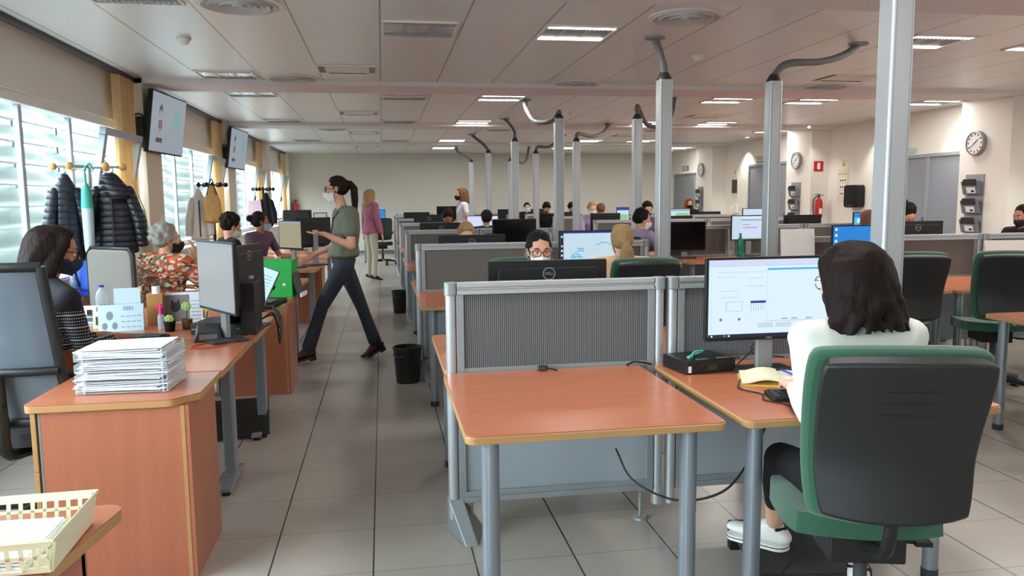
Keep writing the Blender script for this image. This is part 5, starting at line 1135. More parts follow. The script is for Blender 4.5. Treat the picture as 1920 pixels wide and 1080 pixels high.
# seated behind the nearest screens
J = seated(0.06, -0.02)
person('woman with dark tied hair, red-brown glasses and white mask looking over the black monitor', 0.935, 4.76, pi, J, 'blackcl', 'blackcl', 'hblack', 'bun', 'skin', 0.0095, 0.98, 1.0, 'black', 'maskw', M['burgundy_boot'], (0, radians(-4), 0))
J = seated(0.05, 0.0)
person('blonde woman seen from behind with a low ponytail and pale top', 1.665, 5.30, radians(-2), J, 'peach', 'blackcl', 'hblond', 'ponylow', 'skin3', 0.010, 0.98, 0.3, 'black', 'maskw', None, (0, 0, 0))
for lb, x, y, yaw, top, hm, hs, sk, dz, mask, hd in [
    ('person with light hair whose forehead shows above the second-row monitor', 0.80, 7.72, pi, 'rust', 'hblond', 'short', 'skin3', -0.04, 'maskw', (0, radians(-25), 0)),
    ('person with dark brown hair bent behind the third-row screens', 0.87, 10.75, pi, 'teal', 'hdark', 'bun', 'skin2', 0.06, 'maskk', (0, radians(-45), 0)),
    ('person with black hair seen from behind against a lit lilac screen', 1.50, 11.35, 0, 'blackcl', 'hblack', 'short', 'skin', 0.03, 'maskw', (0, 0, 0)),
    ('small far person with black hair between two poles, above a black monitor', 3.63, 19.8, pi, 'blackcl', 'hblack', 'short', 'skin3', 0.10, 'maskw', (0, radians(-5), 0)),
    ('far person with black hair partly behind the U-loop pole', 3.60, 17.25, pi, 'blackcl', 'hblack', 'curly', 'skin', 0.10, 'maskk', (0, radians(-40), 0)),
    ('far person with dark hair just right of the U-loop pole', 4.12, 17.0, pi, 'teal', 'hdark', 'curly', 'skin', 0.10, 'maskk', (0, radians(-40), 0)),
    ('person with light brown hair and bare forehead, far right-hand block between poles', 3.74, 13.9, pi, 'lilac', 'hblond', 'short', 'skin3', 0.12, 'maskw', (0, radians(-12), 0)),
    ('person with sandy brown hair leaning left of the pale upright screen', 4.06, 14.3, 0, 'lilac', 'hbrown', 'short', 'skin', 0.09, 'maskw', (0, radians(-15), 0)),
    ('person with dark hair showing behind the pole left of the bending man', 3.88, 11.3, pi, 'mauve', 'hdark', 'short', 'skin', 0.13, 'maskk', (0, radians(-20), 0)),
    ('person with short black hair facing right, half behind the tall pole, pinkish sleeve', 2.72, 8.22, radians(-70), 'lilac', 'hblack', 'short', 'skin', 0.07, 'maskw', (radians(-20), radians(-10), 0)),
    ('red-haired woman with black mask near the farthest door', 6.72, 16.7, pi, 'blackcl', 'hred', 'long', 'skin3', 0.16, 'maskk', (0, 0, 0)),
    ('person with long brown hair beside the small lit screen', 5.50, 8.2, radians(-15), 'beige', 'hbrown', 'long', 'skin', 0.02, 'maskw', (0, 0, 0)),
    ('person with black hair bent behind the monitor right of the big pole', 5.42, 7.55, pi, 'blackcl', 'hblack', 'bun', 'skin', 0.10, 'maskk', (0, radians(-50), 0)),
    ('person with dark hair at the far right edge of the photo', 6.93, 7.55, radians(100), 'blackcl', 'hblack', 'bun', 'skin2', 0.06, 'maskk', (0, radians(-10), 0))]:
    person(lb, x, y, yaw, seated(0.06, dz), top, 'blackcl', hm, hs, sk, 0.014, 0.98, 1.0, 'black', mask, None, hd, eyes=(yaw != 0))

# ------------------------------------------------------------------ black mesh-backed chair of the typist
def mesh_chair(x, y, rz, label, cloth='meshseat'):
    r = empty('mesh_chair', (x, y, 0), rz, label, 'office chair')
    fb = lambda u, v: Vector(((u - 0.5) * (0.46 - 0.06 * v), -0.235 - 0.10 * v + 0.04 * (2 * u - 1) ** 2, 0.54 + 0.66 * v))
    MB().surf(fb, 8, 10, 0.004).build('mesh_back', cloth, r, smooth=True)
    f = MB()
    f.tube([fb(0, v / 8) for v in range(9)], 0.022, 8); f.tube([fb(1, v / 8) for v in range(9)], 0.022, 8); f.tube([fb(u / 6, 1) for u in range(7)], 0.020, 8); f.tube([fb(u / 6, 0) for u in range(7)], 0.022, 8); f.tube([fb(u / 6, 0.34) + Vector((0, -0.02, 0)) for u in range(7)], 0.018, 8)
    f.build('back_frame', 'black', r, smooth=True)
    MB().surf(lambda u, v: ((u - 0.5) * 0.48, -0.2 + 0.46 * v, 0.48 + 0.012 * abs(2 * u - 1)), 10, 10, 0.06).build('seat', 'dgrey', r, smooth=True)
    MB().tube(bez([(0, -0.1, 0.38), (0, -0.27, 0.42), (0, -0.29, 0.56), (0, -0.30, 0.75)]), 0.025).build('back_bracket', 'black', r, smooth=True)
    MB().box(-0.1, -0.12, 0.37, 0.1, 0.12, 0.42).build('seat_mechanism', 'black', r, bevel=0.006)
    MB().cyl((0, 0, 0.09), (0, 0, 0.37), 0.028).build('gas_lift', 'dgrey', r, smooth=True)
    for s in (-1, 1): MB().tube(bez([(0.15 * s, 0, 0.41), (0.27 * s, 0, 0.45), (0.28 * s, -0.02, 0.64)]), 0.018).build('arm_support', 'black', r, smooth=True); MB().prism(rrect(0.28 * s - 0.035, -0.13, 0.28 * s + 0.035, 0.13, 0.03), 0.64, 0.665).build('armrest', 'dgrey', r, bevel=0.005)
    for k in range(5):
        a = 0.5 + k * 2 * pi / 5; d = Vector((cos(a), sin(a), 0)); p = d * 0.29
        MB().tube([d * 0.02 + Vector((0, 0, 0.105)), p + Vector((0, 0, 0.075))], lambda t: 0.03 - 0.012 * t, 8).build('base_spoke', 'black', r, smooth=True)
        MB().cyl(p + Vector((-d.y, d.x, 0)) * 0.024 + Vector((0, 0, 0.027)), p - Vector((-d.y, d.x, 0)) * 0.024 + Vector((0, 0, 0.027)), 0.027, n=14).build('castor', 'dgrey', r, smooth=True)
mesh_chair(-1.54, 3.74, radians(-6), 'black mesh-backed office chair of the woman in the dark jumper')
r = empty('office_chair', (-1.80, 6.26, 0), radians(-38), 'chair with pale grey upholstered back behind the grey-haired person', 'office chair')
MB().prism(rrect(-0.25, 0.60, 0.25, 1.12, 0.06), 0, 0.05, Matrix.Translation((0, -0.22, 0)) @ FACE_MY).build('backrest', 'chairgrey', r, bevel=0.012); MB().tube([(-0.26, -0.25, 0.62), (-0.26, -0.25, 1.09), (-0.22, -0.25, 1.13), (0.22, -0.25, 1.13), (0.26, -0.25, 1.09), (0.26, -0.25, 0.62)], 0.014).build('back_frame', 'black', r, smooth=True)
MB().prism(rrect(-0.25, -0.2, 0.25, 0.28, 0.06), 0.41, 0.475).build('seat', 'chairgrey', r, bevel=0.012); MB().cyl((0, 0, 0.05), (0, 0, 0.41), 0.03).box(-0.02, -0.24, 0.40, 0.02, 0, 0.415).box(-0.02, -0.25, 0.40, 0.02, -0.235, 0.65).build('gas_lift', 'dgrey', r)
for k in range(5):
    a = 0.2 + k * 2 * pi / 5; MB().tube([(0, 0, 0.08), (0.29 * cos(a), 0.29 * sin(a), 0.03)], 0.02).build('base_spoke', 'black', r)

# ------------------------------------------------------------------ things on the window-side desks
Z = 0.72
def paper_tray():
    r = empty('letter_tray', (-1.18, 3.175, Z), radians(-2), 'clear letter tray tower crammed with paper on the nearest whole cabinet', 'letter tray')
    for k in range(4):
        z = 0.004 + 0.042 * k; t = MB(); t.box(0, 0, z, 0.34, 0.25, z + 0.003); t.box(0.335, 0, z, 0.338, 0.25, z + 0.03); t.box(0, 0.247, z, 0.34, 0.25, z + 0.03); t.box(0.0, 0, z, 0.003, 0.06, z + 0.03); t.build('tray', 'acrylic', r)
    for a, b_ in ((0.03, 0.004), (0.32, 0.004), (0.334, 0.245)): MB().cyl((a, b_, 0), (a, b_, 0.172), 0.003).build('riser', 'acrylic', r)
    return r
paper_tray()
rnd = random.Random(3)
def sheaf(x, y, z, w, d, h, n, label, ang=0.0, m='paper', jit=0.02):
    r = empty('paper_stack', (x, y, z), ang, label, 'paper stack', 'paper stacks in the letter tray')
    k0 = MB()
    for i in range(n):
        zz = h * i / n; T = tT(rnd.uniform(-jit, jit), rnd.uniform(-jit, jit) * 0.4, zz, rnd.uniform(-jit, jit)); k0.surf(lambda u, v: (u * w, v * d, 0.0025 * sin(3 * u + i)), 4, 2, h / n * 0.55, T)
    o = k0.build('sheets', m, r)
for k, lb in enumerate(('bottom level', 'second level', 'third level')): sheaf(-1.18 + 0.01, 3.185, Z + 0.012 + 0.042 * k, 0.31, 0.22, 0.034, 7, 'loose white papers in the %s of the clear letter tray' % lb, radians(-2), 'paper', 0.028)
sheaf(-1.175, 3.185, Z + 0.140, 0.31, 0.23, 0.042, 6, 'white papers and a clear folder piled on top of the letter tray', radians(-2), 'paper', 0.012)
# cream basket
r = empty('basket', (-1.19, 1.60, Z), radians(2), 'cream plastic basket with square holes holding white paper, bottom left corner', 'basket')
def wall_holes(L, H, n0, T, skip=()):
    b = MB(); b.box(0, -0.002, 0, L, 0.002, 0.012, T); b.box(0, -0.002, H - 0.014, L, 0.002, H, T)
    n = int(L / 0.024); st = L / n; b.box(0, -0.002, H * 0.45, L, 0.002, H * 0.45 + 0.007, T)
    for i in range(n + 1): b.box(max(0, i * st - 0.004), -0.002, 0.012, min(L, i * st + 0.004), 0.002, H - 0.014, T)
    return b
BW, BD, BH = 0.52, 0.25, 0.068
MB().box(0, 0, 0.002, BW, BD, 0.006).build('base', 'cream', r)
wall_holes(BW, BH, 0, tT(0, 0, 0.004, 0, 0, radians(9))).build('side', 'cream', r); wall_holes(BW, BH, 0, tT(0, BD, 0.004, 0, 0, radians(-9))).build('side', 'cream', r)
MB().box(0, -0.003, 0, BD, 0.003, BH, tT(BW, 0, 0.004, pi / 2, 0, radians(9))).build('end_wall', 'cream', r); MB().box(0, -0.003, 0, BD, 0.003, BH, tT(0, 0, 0.004, pi / 2, 0, radians(-9))).build('end_wall', 'cream', r)
R_ = MB(); q = 0.012
R_.tube([(-q, -q, BH + 0.003), (BW + q, -q, BH + 0.003), (BW + q, BD + q, BH + 0.003), (-q, BD + q, BH + 0.003), (-q, -q, BH + 0.003)], 0.0045, 6); R_.build('rim', 'cream', r)
o = MB(); 
for i in range(5): o.surf(lambda u, v: (0.03 + u * 0.44, 0.02 + v * 0.205, 0.014 + 0.005 * i + 0.002 * sin(4 * u)), 6, 3, 0.003, tT(0, 0, 0, 0.01 * (i - 2)))
o = o.build('paper_stack', 'paper', loc=(-1.19, 1.60, Z)); tag(o, 'white paper lying in the cream basket', 'paper')

def bottle(loc, h, rad, m, capm, label, name='water_bottle', cat='bottle'):
    r = empty(name, loc, 0, label, cat)
    MB().lathe([(0, 0), (rad * 0.9, 0), (rad, 0.01), (rad, h * 0.28), (rad * 0.93, h * 0.33), (rad, h * 0.38), (rad, h * 0.62), (rad * 0.8, h * 0.76), (rad * 0.36, h * 0.88), (rad * 0.34, h * 0.94), (0, h * 0.94)]).build('body', m, r, smooth=True)
    MB().cyl((0, 0, h * 0.93), (0, 0, h), rad * 0.4).build('cap', capm, r); return r
bottle((-1.84, 5.5, Z), 0.20, 0.04, 'bottle', 'royal', 'clear water bottle with blue cap behind the calendars'); bottle((-2.46, 6.72, Z), 0.16, 0.032, 'bottle', 'white', 'clear water bottle standing by the blue bag, left one'); bottle((-2.40, 6.72, Z), 0.15, 0.030, 'bottle', 'white', 'clear water bottle standing by the blue bag, right one')
bottle((4.17, 8.72, Z), 0.31, 0.036, mat('green_glass', (20, 130, 100), 0.2), 'chrome', 'green bottle in front of the document monitor')
def calendar(loc, rz, w, h, label, kind):
    r = empty('desk_calendar', loc, rz, label, 'calendar'); T = tT(0, 0, 0, 0, 0, radians(-14)); T2 = tT(0, 0.12, 0, 0, 0, radians(14))
    MB().box(-w / 2, 0, 0, w / 2, 0.002, h, T).build('page', 'paperb' if kind == 0 else 'paper', r); MB().box(-w / 2, 0, 0, w / 2, 0.002, h * 0.97, T2).build('back_card', 'paper', r)
    s = MB()
    for k in range(18): s.tube([(-w / 2 + 0.01 + k * (w - 0.02) / 17, 0.028 + 0.006 * cos(a) + h * 0.20, h * 0.965 + 0.006 * sin(a)) for a in [q_ * pi / 3 for q_ in range(7)]], 0.0008, 4)
    s.build('spiral', 'black', r)
    if kind == 0:
        g = MB()
        for a, b_, sc in ((-0.25, 0.60, 1.0), (-0.36, 0.22, 0.8), (-0.14, 0.22, 0.8)): g.prism([(w * a + 0.018 * sc * cos(t), h * b_ + 0.026 * sc * sin(t)) for t in [q_ * pi / 8 for q_ in range(16)]], 0, 0.0008, T @ FACE_MY)
        g.build('line_drawing', mat('sketch_grey', (120, 140, 150), 0.8), r)
        text_mesh('year', '2021', 0.03, T @ Matrix.Translation((w * 0.17, -0.001, h * 0.85)) @ FACE_MY, 'grey', r)
        g = MB()
        for i in range(4):
            for j in range(3): g.box(w * (0.0 + 0.12 * i), -0.0012, h * (0.15 + 0.2 * j), w * (0.0 + 0.12 * i) + w * 0.09, -0.0004, h * (0.15 + 0.2 * j) + 0.003)
        q_ = g.build('month_lines', 'grey', r); q_.matrix_local = T
    else:
        q_ = MB().box(-w / 2 + 0.006, -0.0014, 0.01, w * 0.18, -0.0004, h * 0.92).build('picture', mat('cat_picture', (130, 124, 122), 0.7, var=0.25, vscale=14), r); q_.matrix_local = T
        c = MB().ell((-w * 0.15, -0.002, h * 0.52), (0.028, 0.0008, 0.03)).prism([(-w * 0.15 - 0.026, h * 0.6), (-w * 0.15 - 0.008, h * 0.68), (-w * 0.15 - 0.02, h * 0.78)], 0.0016, 0.003, FACE_MY).prism([(-w * 0.15 + 0.026, h * 0.6), (-w * 0.15 + 0.008, h * 0.68), (-w * 0.15 + 0.02, h * 0.78)], 0.0016, 0.003, FACE_MY).build('cat_figure', 'dgrey', r); c.matrix_local = T
        nm = MB()
        for i in range(6): nm.box(w * 0.22, -0.0014, h * (0.1 + 0.12 * i), w * 0.46, -0.0004, h * (0.1 + 0.12 * i) + 0.003)
        nm = nm.build('day_lines', 'grey', r); nm.matrix_local = T
    return r
calendar((-1.50, 4.76, Z), radians(12), 0.235, 0.155, 'pale blue desk calendar with a line drawing and the year, by the keyboard', 0)
calendar((-1.23, 5.02, Z), radians(8), 0.24, 0.19, 'spiral calendar with a grey cat picture, behind the pink spray bottle', 1)
r = empty('note_card', (-1.58, 5.15, Z), radians(10), 'white card standing behind the pale blue calendar', 'card'); MB().box(-0.075, 0, 0, 0.075, 0.002, 0.21, tT(0, 0, 0, 0, 0, radians(-8))).build('card', 'paperb', r); MB().box(-0.05, 0.0, 0, 0.05, 0.06, 0.004).build('foot', 'paper', r)
r = empty('card_box', (-1.37, 5.0, Z), radians(5), 'brown card box standing between the calendars', 'box'); MB().box(-0.045, -0.04, 0, 0.045, 0.04, 0.185).build('body', 'card', r, bevel=0.002); MB().box(-0.046, -0.041, 0.17, 0.046, 0.041, 0.188).build('lid', 'card', r)
r = empty('tape_roll', (-1.365, 5.0, Z + 0.188), 0, 'small white cylinder on top of the brown card box', 'roll'); MB().cyl((0, 0, 0), (0, 0, 0.045), 0.024).build('body', 'white', r, smooth=True); MB().cyl((0, 0, 0.045), (0, 0, 0.047), 0.02).build('lid', 'grey', r)
r = empty('spray_bottle', (-1.285, 4.78, Z), 0, 'small clear spray bottle with magenta nozzle before the cat calendar', 'bottle')
MB().lathe([(0, 0), (0.02, 0), (0.021, 0.01), (0.021, 0.075), (0.012, 0.095), (0, 0.095)]).build('body', 'bottle', r, smooth=True); mg = mat('magenta_plastic', (214, 30, 120), 0.4)
MB().cyl((0, 0, 0.09), (0, 0, 0.13), 0.014, 0.012).box(-0.03, -0.006, 0.125, 0.012, 0.006, 0.14).cyl((0, 0, 0.13), (0, 0, 0.15), 0.008, 0.006).build('nozzle', mg, r, smooth=False)
def cup_flower(loc, label, cm, petal, h=0.10):
    r = empty('desk_ornament', loc, 0, label, 'ornament'); MB().lathe([(0, 0), (0.026, 0), (0.032, 0.06), (0.028, 0.06), (0.024, 0.006), (0, 0.006)]).build('cup', cm, r, smooth=True)
    MB().cyl((0, 0, 0.01), (0, 0, h), 0.003).build('stem', 'green', r); f = MB()
    for k in range(7):
        a = 2 * pi * k / 7; f.ell((0.016 * cos(a), -0.002, h + 0.016 * sin(a)), (0.012, 0.005, 0.012), None, 10, 8)
    f.build('petals', petal, r, smooth=True); MB().ell((0, -0.005, h), (0.01, 0.005, 0.01), None, 10, 8).build('flower_centre', 'orange', r, smooth=True)
yel = mat('yellow_plastic', (222, 214, 70), 0.5); lg = mat('light_green_plastic', (150, 190, 100), 0.5)
cup_flower((-1.14, 4.76, Z), 'pot with a pale green and white flower ornament before the cat calendar', mat('brown_pot', (120, 78, 50), 0.6), lg, 0.135); cup_flower((-1.035, 4.80, Z), 'pot with a yellow flower ornament right of the green one', 'white', yel, 0.12); cup_flower((-1.22, 4.70, Z), 'low dark pot with small leaves beside the spray bottle', 'hdark', lg, 0.07)
for k, (x, y, w, h_, mm, lb) in enumerate([(-1.90, 4.98, 0.16, 0.05, 'paperb', 'pale blue folders stacked at the left end of the desk'), (-1.70, 4.90, 0.14, 0.07, 'cream', 'yellowish card with photo standing by the folders')]):
    o = empty('folder_pile' if k == 0 else 'framed_card', (x, y, Z), 0.1, lb, 'papers')
    if k == 0:
        for q_ in range(4): MB().box(0, 0, 0.016 * q_, w + 0.05, 0.12, 0.016 * q_ + 0.013, tT(0.004 * q_, 0, 0, 0.04 * q_)).build('folder', ['paperb', 'paper', 'grey', 'paperb'][q_], o, bevel=0.002)
        MB().box(0.02, 0.01, 0.066, 0.19, 0.10, 0.115).build('tray_box', 'paper', o, bevel=0.004); MB().box(0.14, 0.0, 0.07, 0.165, 0.011, 0.10).build('clip', 'black', o)
    else: MB().box(0, 0, 0, w * 0.7, 0.004, h_ + 0.03, tT(0, 0, 0, 0, 0, radians(-12))).build('card', mm, o); MB().box(0.015, -0.003, 0.02, w * 0.5, 0, h_, tT(0, 0, 0, 0, 0, radians(-12))).build('photo', 'dgrey', o); MB().box(0.02, 0.0, 0, 0.07, 0.05, 0.004).build('foot', mm, o)
keyboard((-1.40, 4.50, Z), radians(-12), 'black keyboard under the hands of the woman in the dark jumper')
r = empty('pen_cup', (-2.02, 5.5, Z), 0, 'dark pen cup with a green highlighter, left of the water bottle', 'pen cup'); MB().lathe([(0, 0), (0.035, 0), (0.038, 0.09), (0.034, 0.09), (0.03, 0.005), (0, 0.005)]).build('cup', 'black', r, smooth=True); MB().cyl((0, 0, 0.01), (-0.04, 0, 0.15), 0.006).build('highlighter', yel, r); MB().cyl((0.01, 0.01, 0.01), (0.02, 0, 0.14), 0.005).build('pencil', 'card', r)
r = empty('docking_computer', (-1.07, 4.53, Z), radians(-8), 'flat black desktop computer lying under the grey lit monitor', 'computer'); MB().box(0, 0, 0, 0.30, 0.28, 0.062).build('case', 'dgrey', r, bevel=0.004); MB().box(0.008, -0.002, 0.03, 0.05, 0, 0.036).box(0.06, -0.002, 0.03, 0.085, 0, 0.036).box(0.26, -0.002, 0.03, 0.27, 0, 0.04).build('ports', 'alu', r); MB().box(0.01, 0.01, 0.062, 0.29, 0.27, 0.064).build('top_plate', 'black', r)
r = empty('desk_phone', (-1.0, 4.28, Z), radians(10), 'dark grey wedge-shaped telephone unit in front of the black computer', 'telephone'); MB().add([(0, 0, 0), (0.15, 0, 0), (0, 0.12, 0), (0.15, 0.12, 0), (0.02, 0.0, 0.05), (0.13, 0.0, 0.05), (0.02, 0.10, 0.085), (0.13, 0.10, 0.085)], [(0, 2, 3, 1), (4, 5, 7, 6), (0, 1, 5, 4), (2, 6, 7, 3), (0, 4, 6, 2), (1, 3, 7, 5)]).build('body', 'dgrey', r, bevel=0.006); MB().box(0.03, -0.001, 0.01, 0.12, 0.001, 0.04).build('front_panel', 'grey', r)
o = MB().tube(bez([(-0.93, 4.24, Z + 0.004), (-0.98, 4.12, Z + 0.004), (-0.86, 4.10, Z + 0.004), (-0.78, 4.25, Z + 0.004), (-0.72, 4.35, Z + 0.02)]), 0.003, 6).build('network_cable', mat('red_cable', (190, 60, 50), 0.5)); tag(o, 'thin red cable curling on the desk before the black computer', 'cable')
r = empty('computer_tower', (-0.785, 4.46, Z), radians(0), 'black upright computer behind the grey lit monitor', 'computer'); MB().box(0, 0, 0, 0.075, 0.25, 0.29).build('case', 'black', r, bevel=0.004); MB().box(-0.003, 0.005, 0.02, 0, 0.24, 0.28).build('front_panel', 'blackg', r)
o = MB()
for a in range(3): o.tube(bez([(-0.75, 4.92 + 0.03 * a, Z + 0.02), (-0.69, 5.0 + 0.04 * a, Z + 0.03), (-0.665, 5.08, Z - 0.06 - 0.05 * a), (-0.68, 5.2 + 0.05 * a, Z - 0.02), (-0.74, 5.3, Z + 0.06)]), 0.0045, 6)
o = o.build('cable_bundle', 'black'); tag(o, 'black cables looping over the desk edge behind the black monitor', 'cables')
# phone, tilted document and green box farther along
r = empty('green_box', (-0.97, 6.22, Z), radians(-6), 'bright green card box on the second cabinet', 'box'); MB().box(0, 0, 0, 0.27, 0.2, 0.28).build('body', 'greenbox', r, bevel=0.003); MB().box(-0.003, -0.003, 0.21, 0.273, 0.203, 0.285).build('lid', 'greenbox', r, bevel=0.003); MB().box(0.2, -0.004, 0.09, 0.22, -0.003, 0.11).build('print_mark', 'white', r)
r = empty('file_rack', (-0.66, 6.2, Z), radians(-6), 'narrow black and white leaning file beside the green box', 'file'); MB().box(0, 0, 0, 0.012, 0.2, 0.2, tT(0, 0, 0, 0, radians(-16))).build('cover', 'dgrey', r); MB().box(0.014, 0, 0, 0.03, 0.2, 0.03).build('spine', 'paper', r)
r = empty('document_holder', (-0.86, 5.45, Z), radians(-35), 'tilted document holder with a white printed sheet beside the telephone', 'document holder'); T = tT(0, 0, 0.07, 0, radians(14), radians(-24)); MB().box(-0.085, 0, 0, 0.085, 0.006, 0.24, T).build('backing', 'dgrey', r); MB().box(-0.078, -0.002, 0.01, 0.078, 0, 0.235, T).build('sheet', 'paperb', r); MB().cyl((0, 0, 0), (0, 0.01, 0.09), 0.012).cyl((0, 0, 0), (0, 0, 0.01), 0.06).build('stand', 'black', r)
g = MB()
for k in range(7): g.box(-0.06, -0.003, 0.05 + 0.022 * k, 0.05, -0.002, 0.054 + 0.022 * k, T)
g.build('printed_lines', 'grey', r)
r = empty('desk_phone', (-0.80, 5.62, Z), radians(-30), 'black desk telephone with raised handset near the aisle edge of the desk', 'telephone'); MB().box(-0.09, -0.09, 0, 0.09, 0.10, 0.035, tT(0, 0, 0.012, 0, 0, radians(10))).build('body', 'black', r, bevel=0.008); MB().tube(bez([(-0.06, -0.10, 0.06), (-0.065, -0.02, 0.12), (-0.06, 0.07, 0.15), (-0.055, 0.12, 0.13)]), lambda t: 0.017 + 0.012 * abs(2 * t - 1) ** 2).build('handset', 'blackg', r, smooth=True); MB().box(0.0, -0.06, 0.045, 0.07, 0.02, 0.05, tT(0, 0, 0.012, 0, 0, radians(10))).build('keypad', 'grey', r)
for i, (x, y, c, lb) in enumerate([(-1.02, 6.98, 'scarf', 'dark pot with red and purple pattern by the curly-haired person'), (-0.93, 7.2, 'black', 'dark pen pot with thin white rods')]):
    r = empty('pen_pot', (x, y, Z), 0, lb, 'pen pot'); MB().lathe([(0, 0), (0.045, 0), (0.048, 0.16), (0.043, 0.16), (0.04, 0.005), (0, 0.005)]).build('pot', c, r, smooth=True)
    for q_ in range(3): MB().cyl((0.01 * q_ - 0.01, 0, 0.01), (0.02 * q_ - 0.02, 0.005, 0.25), 0.005).build('pen', 'white' if i else 'royal', r)
# footrest and cables under the window-side desk
r = empty('footrest', (-1.1, 4.85, 0), radians(8), 'black tilted footrest under the window-side desk', 'footrest'); MB().add([(0, 0, 0.02), (0.38, 0, 0.02), (0, 0.45, 0.13), (0.38, 0.45, 0.13), (0, 0, 0.04), (0.38, 0, 0.04), (0, 0.45, 0.155), (0.38, 0.45, 0.155)], [(0, 2, 3, 1), (4, 5, 7, 6), (0, 1, 5, 4), (2, 6, 7, 3), (0, 4, 6, 2), (1, 3, 7, 5)]).build('plate', 'black', r, bevel=0.006); [MB().box(a_, c_, 0, a_ + 0.03, c_ + 0.05, h_).build('support', 'dgrey', r) for a_ in (0.02, 0.33) for c_, h_ in ((0.36, 0.11), (0.02, 0.025))]

# ------------------------------------------------------------------ coat stands, coats and bags by the windows
def coat_stand(x, y, z, knob, polem, n, label, rad=0.21):
    r = empty('coat_stand', (x, y, 0), 0.2, label, 'coat stand')
    MB().cyl((0, 0, 0.03), (0, 0, z), 0.018).build('pole', polem, r, smooth=True); MB().lathe([(0, 0), (0.17, 0), (0.17, 0.015), (0.03, 0.035), (0, 0.035)]).build('base', 'dgrey', r, smooth=True)
    for k in range(n):
        a = 2 * pi * k / n + 0.1; e = Vector((rad * cos(a), rad * sin(a), z - 0.03)); MB().cyl((0, 0, z - 0.03), e, 0.010).build('arm', polem, r, smooth=True); MB().ell(tuple(e), (0.028,) * 3).build('knob', knob, r, smooth=True)
    return r
coat_stand(-2.19, 6.45, 1.76, 'knob', 'alu', 6, 'coat stand with beech ball knobs, nearest by the windows', 0.235)
def coat(x, y, z, rz, m, label, h=0.66, w=0.24, hood=False, name='padded_jacket'):
    r = empty(name, (x, y, z), rz, label, 'jacket'); b = Blob()
    b.hull(((0, 0, -0.03), (0.035, 0.03, 0.03)), ((0, 0, -0.12), (w * 0.42, 0.055, 0.04))); b.hull(((0, 0, -0.12), (w * 0.42, 0.055, 0.04)), ((0, 0, -h), (w * 0.62, 0.07, 0.03)))
    if hood: b.hull(((-0.01, -0.03, -0.06), (0.075, 0.06, 0.055)), ((0.05, -0.045, -0.17), (0.085, 0.055, 0.05)))
    bd = b.build('body', m, r, 0.012, 3)
    for s in (-1, 1):
        a = Blob(); a.hull(((w * 0.40 * s, 0, -0.15), (0.045, 0.05, 0.05)), ((w * 0.66 * s, -0.02, -h * 0.62), (0.05, 0.055, 0.05))); a.hull(((w * 0.66 * s, -0.02, -h * 0.62), (0.05, 0.055, 0.05)), ((w * 0.70 * s, -0.01, -h * 0.92), (0.042, 0.05, 0.02))); a.build('sleeve', m, r, 0.012, 2)
    MB().box(-0.006, -0.075, -h + 0.02, 0.006, -0.062, -0.14, tT(0, 0.004, 0)).build('zip', 'black', r); MB().tube([(0, 0, 0.03), (0.012, 0, 0.012), (0, 0, -0.02)], 0.004, 6).build('hanging_loop', 'black', r)
    return r
coat(-2.31, 6.30, 1.68, 0.5, 'quiltn', 'dark navy padded jacket on the nearest coat stand, left one', 0.64, 0.19); coat(-2.0, 6.36, 1.69, 0.1, 'quiltb', 'black padded jacket with hood on the nearest coat stand, right one', 0.60, 0.27, True)
r = empty('umbrella', (-2.145, 6.24, 0), 0, 'folded pale umbrella with turquoise top hanging between the jackets', 'umbrella'); MB().lathe([(0.0, 1.0), (0.012, 1.0), (0.035, 1.12), (0.04, 1.42), (0.022, 1.5), (0, 1.5)]).build('canopy', 'paperb', r, smooth=True); tq = mat('turquoise', (80, 180, 170), 0.6); MB().lathe([(0.0, 1.42), (0.042, 1.42), (0.034, 1.55), (0.012, 1.6), (0, 1.6)]).tube(bez([(0, 0, 1.58), (0, 0, 1.70), (0.03, 0, 1.74), (0.06, 0, 1.70)]), 0.008).build('handle', tq, r, smooth=True); MB().cyl((0, 0, 0.9), (0, 0, 1.0), 0.004).build('tip', 'alu', r)
r = empty('tote_bag', (-1.93, 6.62, 1.62), 0.3, 'cream cloth tote bag on the right of the nearest coat stand', 'bag'); MB().surf(lambda u, v: (-0.02 + 0.12 * u * (0.8 + 0.4 * (1 - v)), -0.03 * sin(pi * u), -0.22 - 0.36 * (1 - v)), 8, 6, 0.04).build('body', mat('cream_cloth', (206, 200, 186), 0.9), r, smooth=True); MB().tube([(-0.01, 0, -0.22), (-0.03, 0, 0.08), (0.07, 0, -0.22)], 0.006, 6).build('strap', mat('cream_strap', (196, 190, 176), 0.9), r); MB().ell((0.05, -0.04, -0.38), (0.006, 0.003, 0.006)).ell((0.06, -0.04, -0.46), (0.006, 0.003, 0.006)).ell((0.07, -0.04, -0.3), (0.006, 0.003, 0.006)).build('dot_print', 'black', r)
b = Blob(); b.hull(((0, 0, 0.07), (0.15, 0.09, 0.06)), ((0, 0.01, 0.33), (0.12, 0.07, 0.06)))
r = empty('handbag', (-2.30, 6.74, Z), 0.1, 'royal blue bag with dark straps on the cabinet by the windows', 'bag'); b.build('body', 'blue', r, 0.012, 3); MB().tube(bez([(-0.1, -0.07, 0.08), (-0.11, -0.09, 0.25), (-0.02, -0.03, 0.40), (0.08, -0.08, 0.30), (0.10, -0.08, 0.1)]), 0.011).build('strap', mat('navy_strap', (22, 26, 50), 0.8), r, smooth=True)
MB().ell((0.09, -0.10, 0.08), (0.016, 0.012, 0.02)).ell((0.085, -0.10, 0.115), (0.010, 0.008, 0.012)).cyl((0.085, -0.1, 0.12), (0.075, -0.1, 0.18), 0.005).build('red_charm', 'red', r)
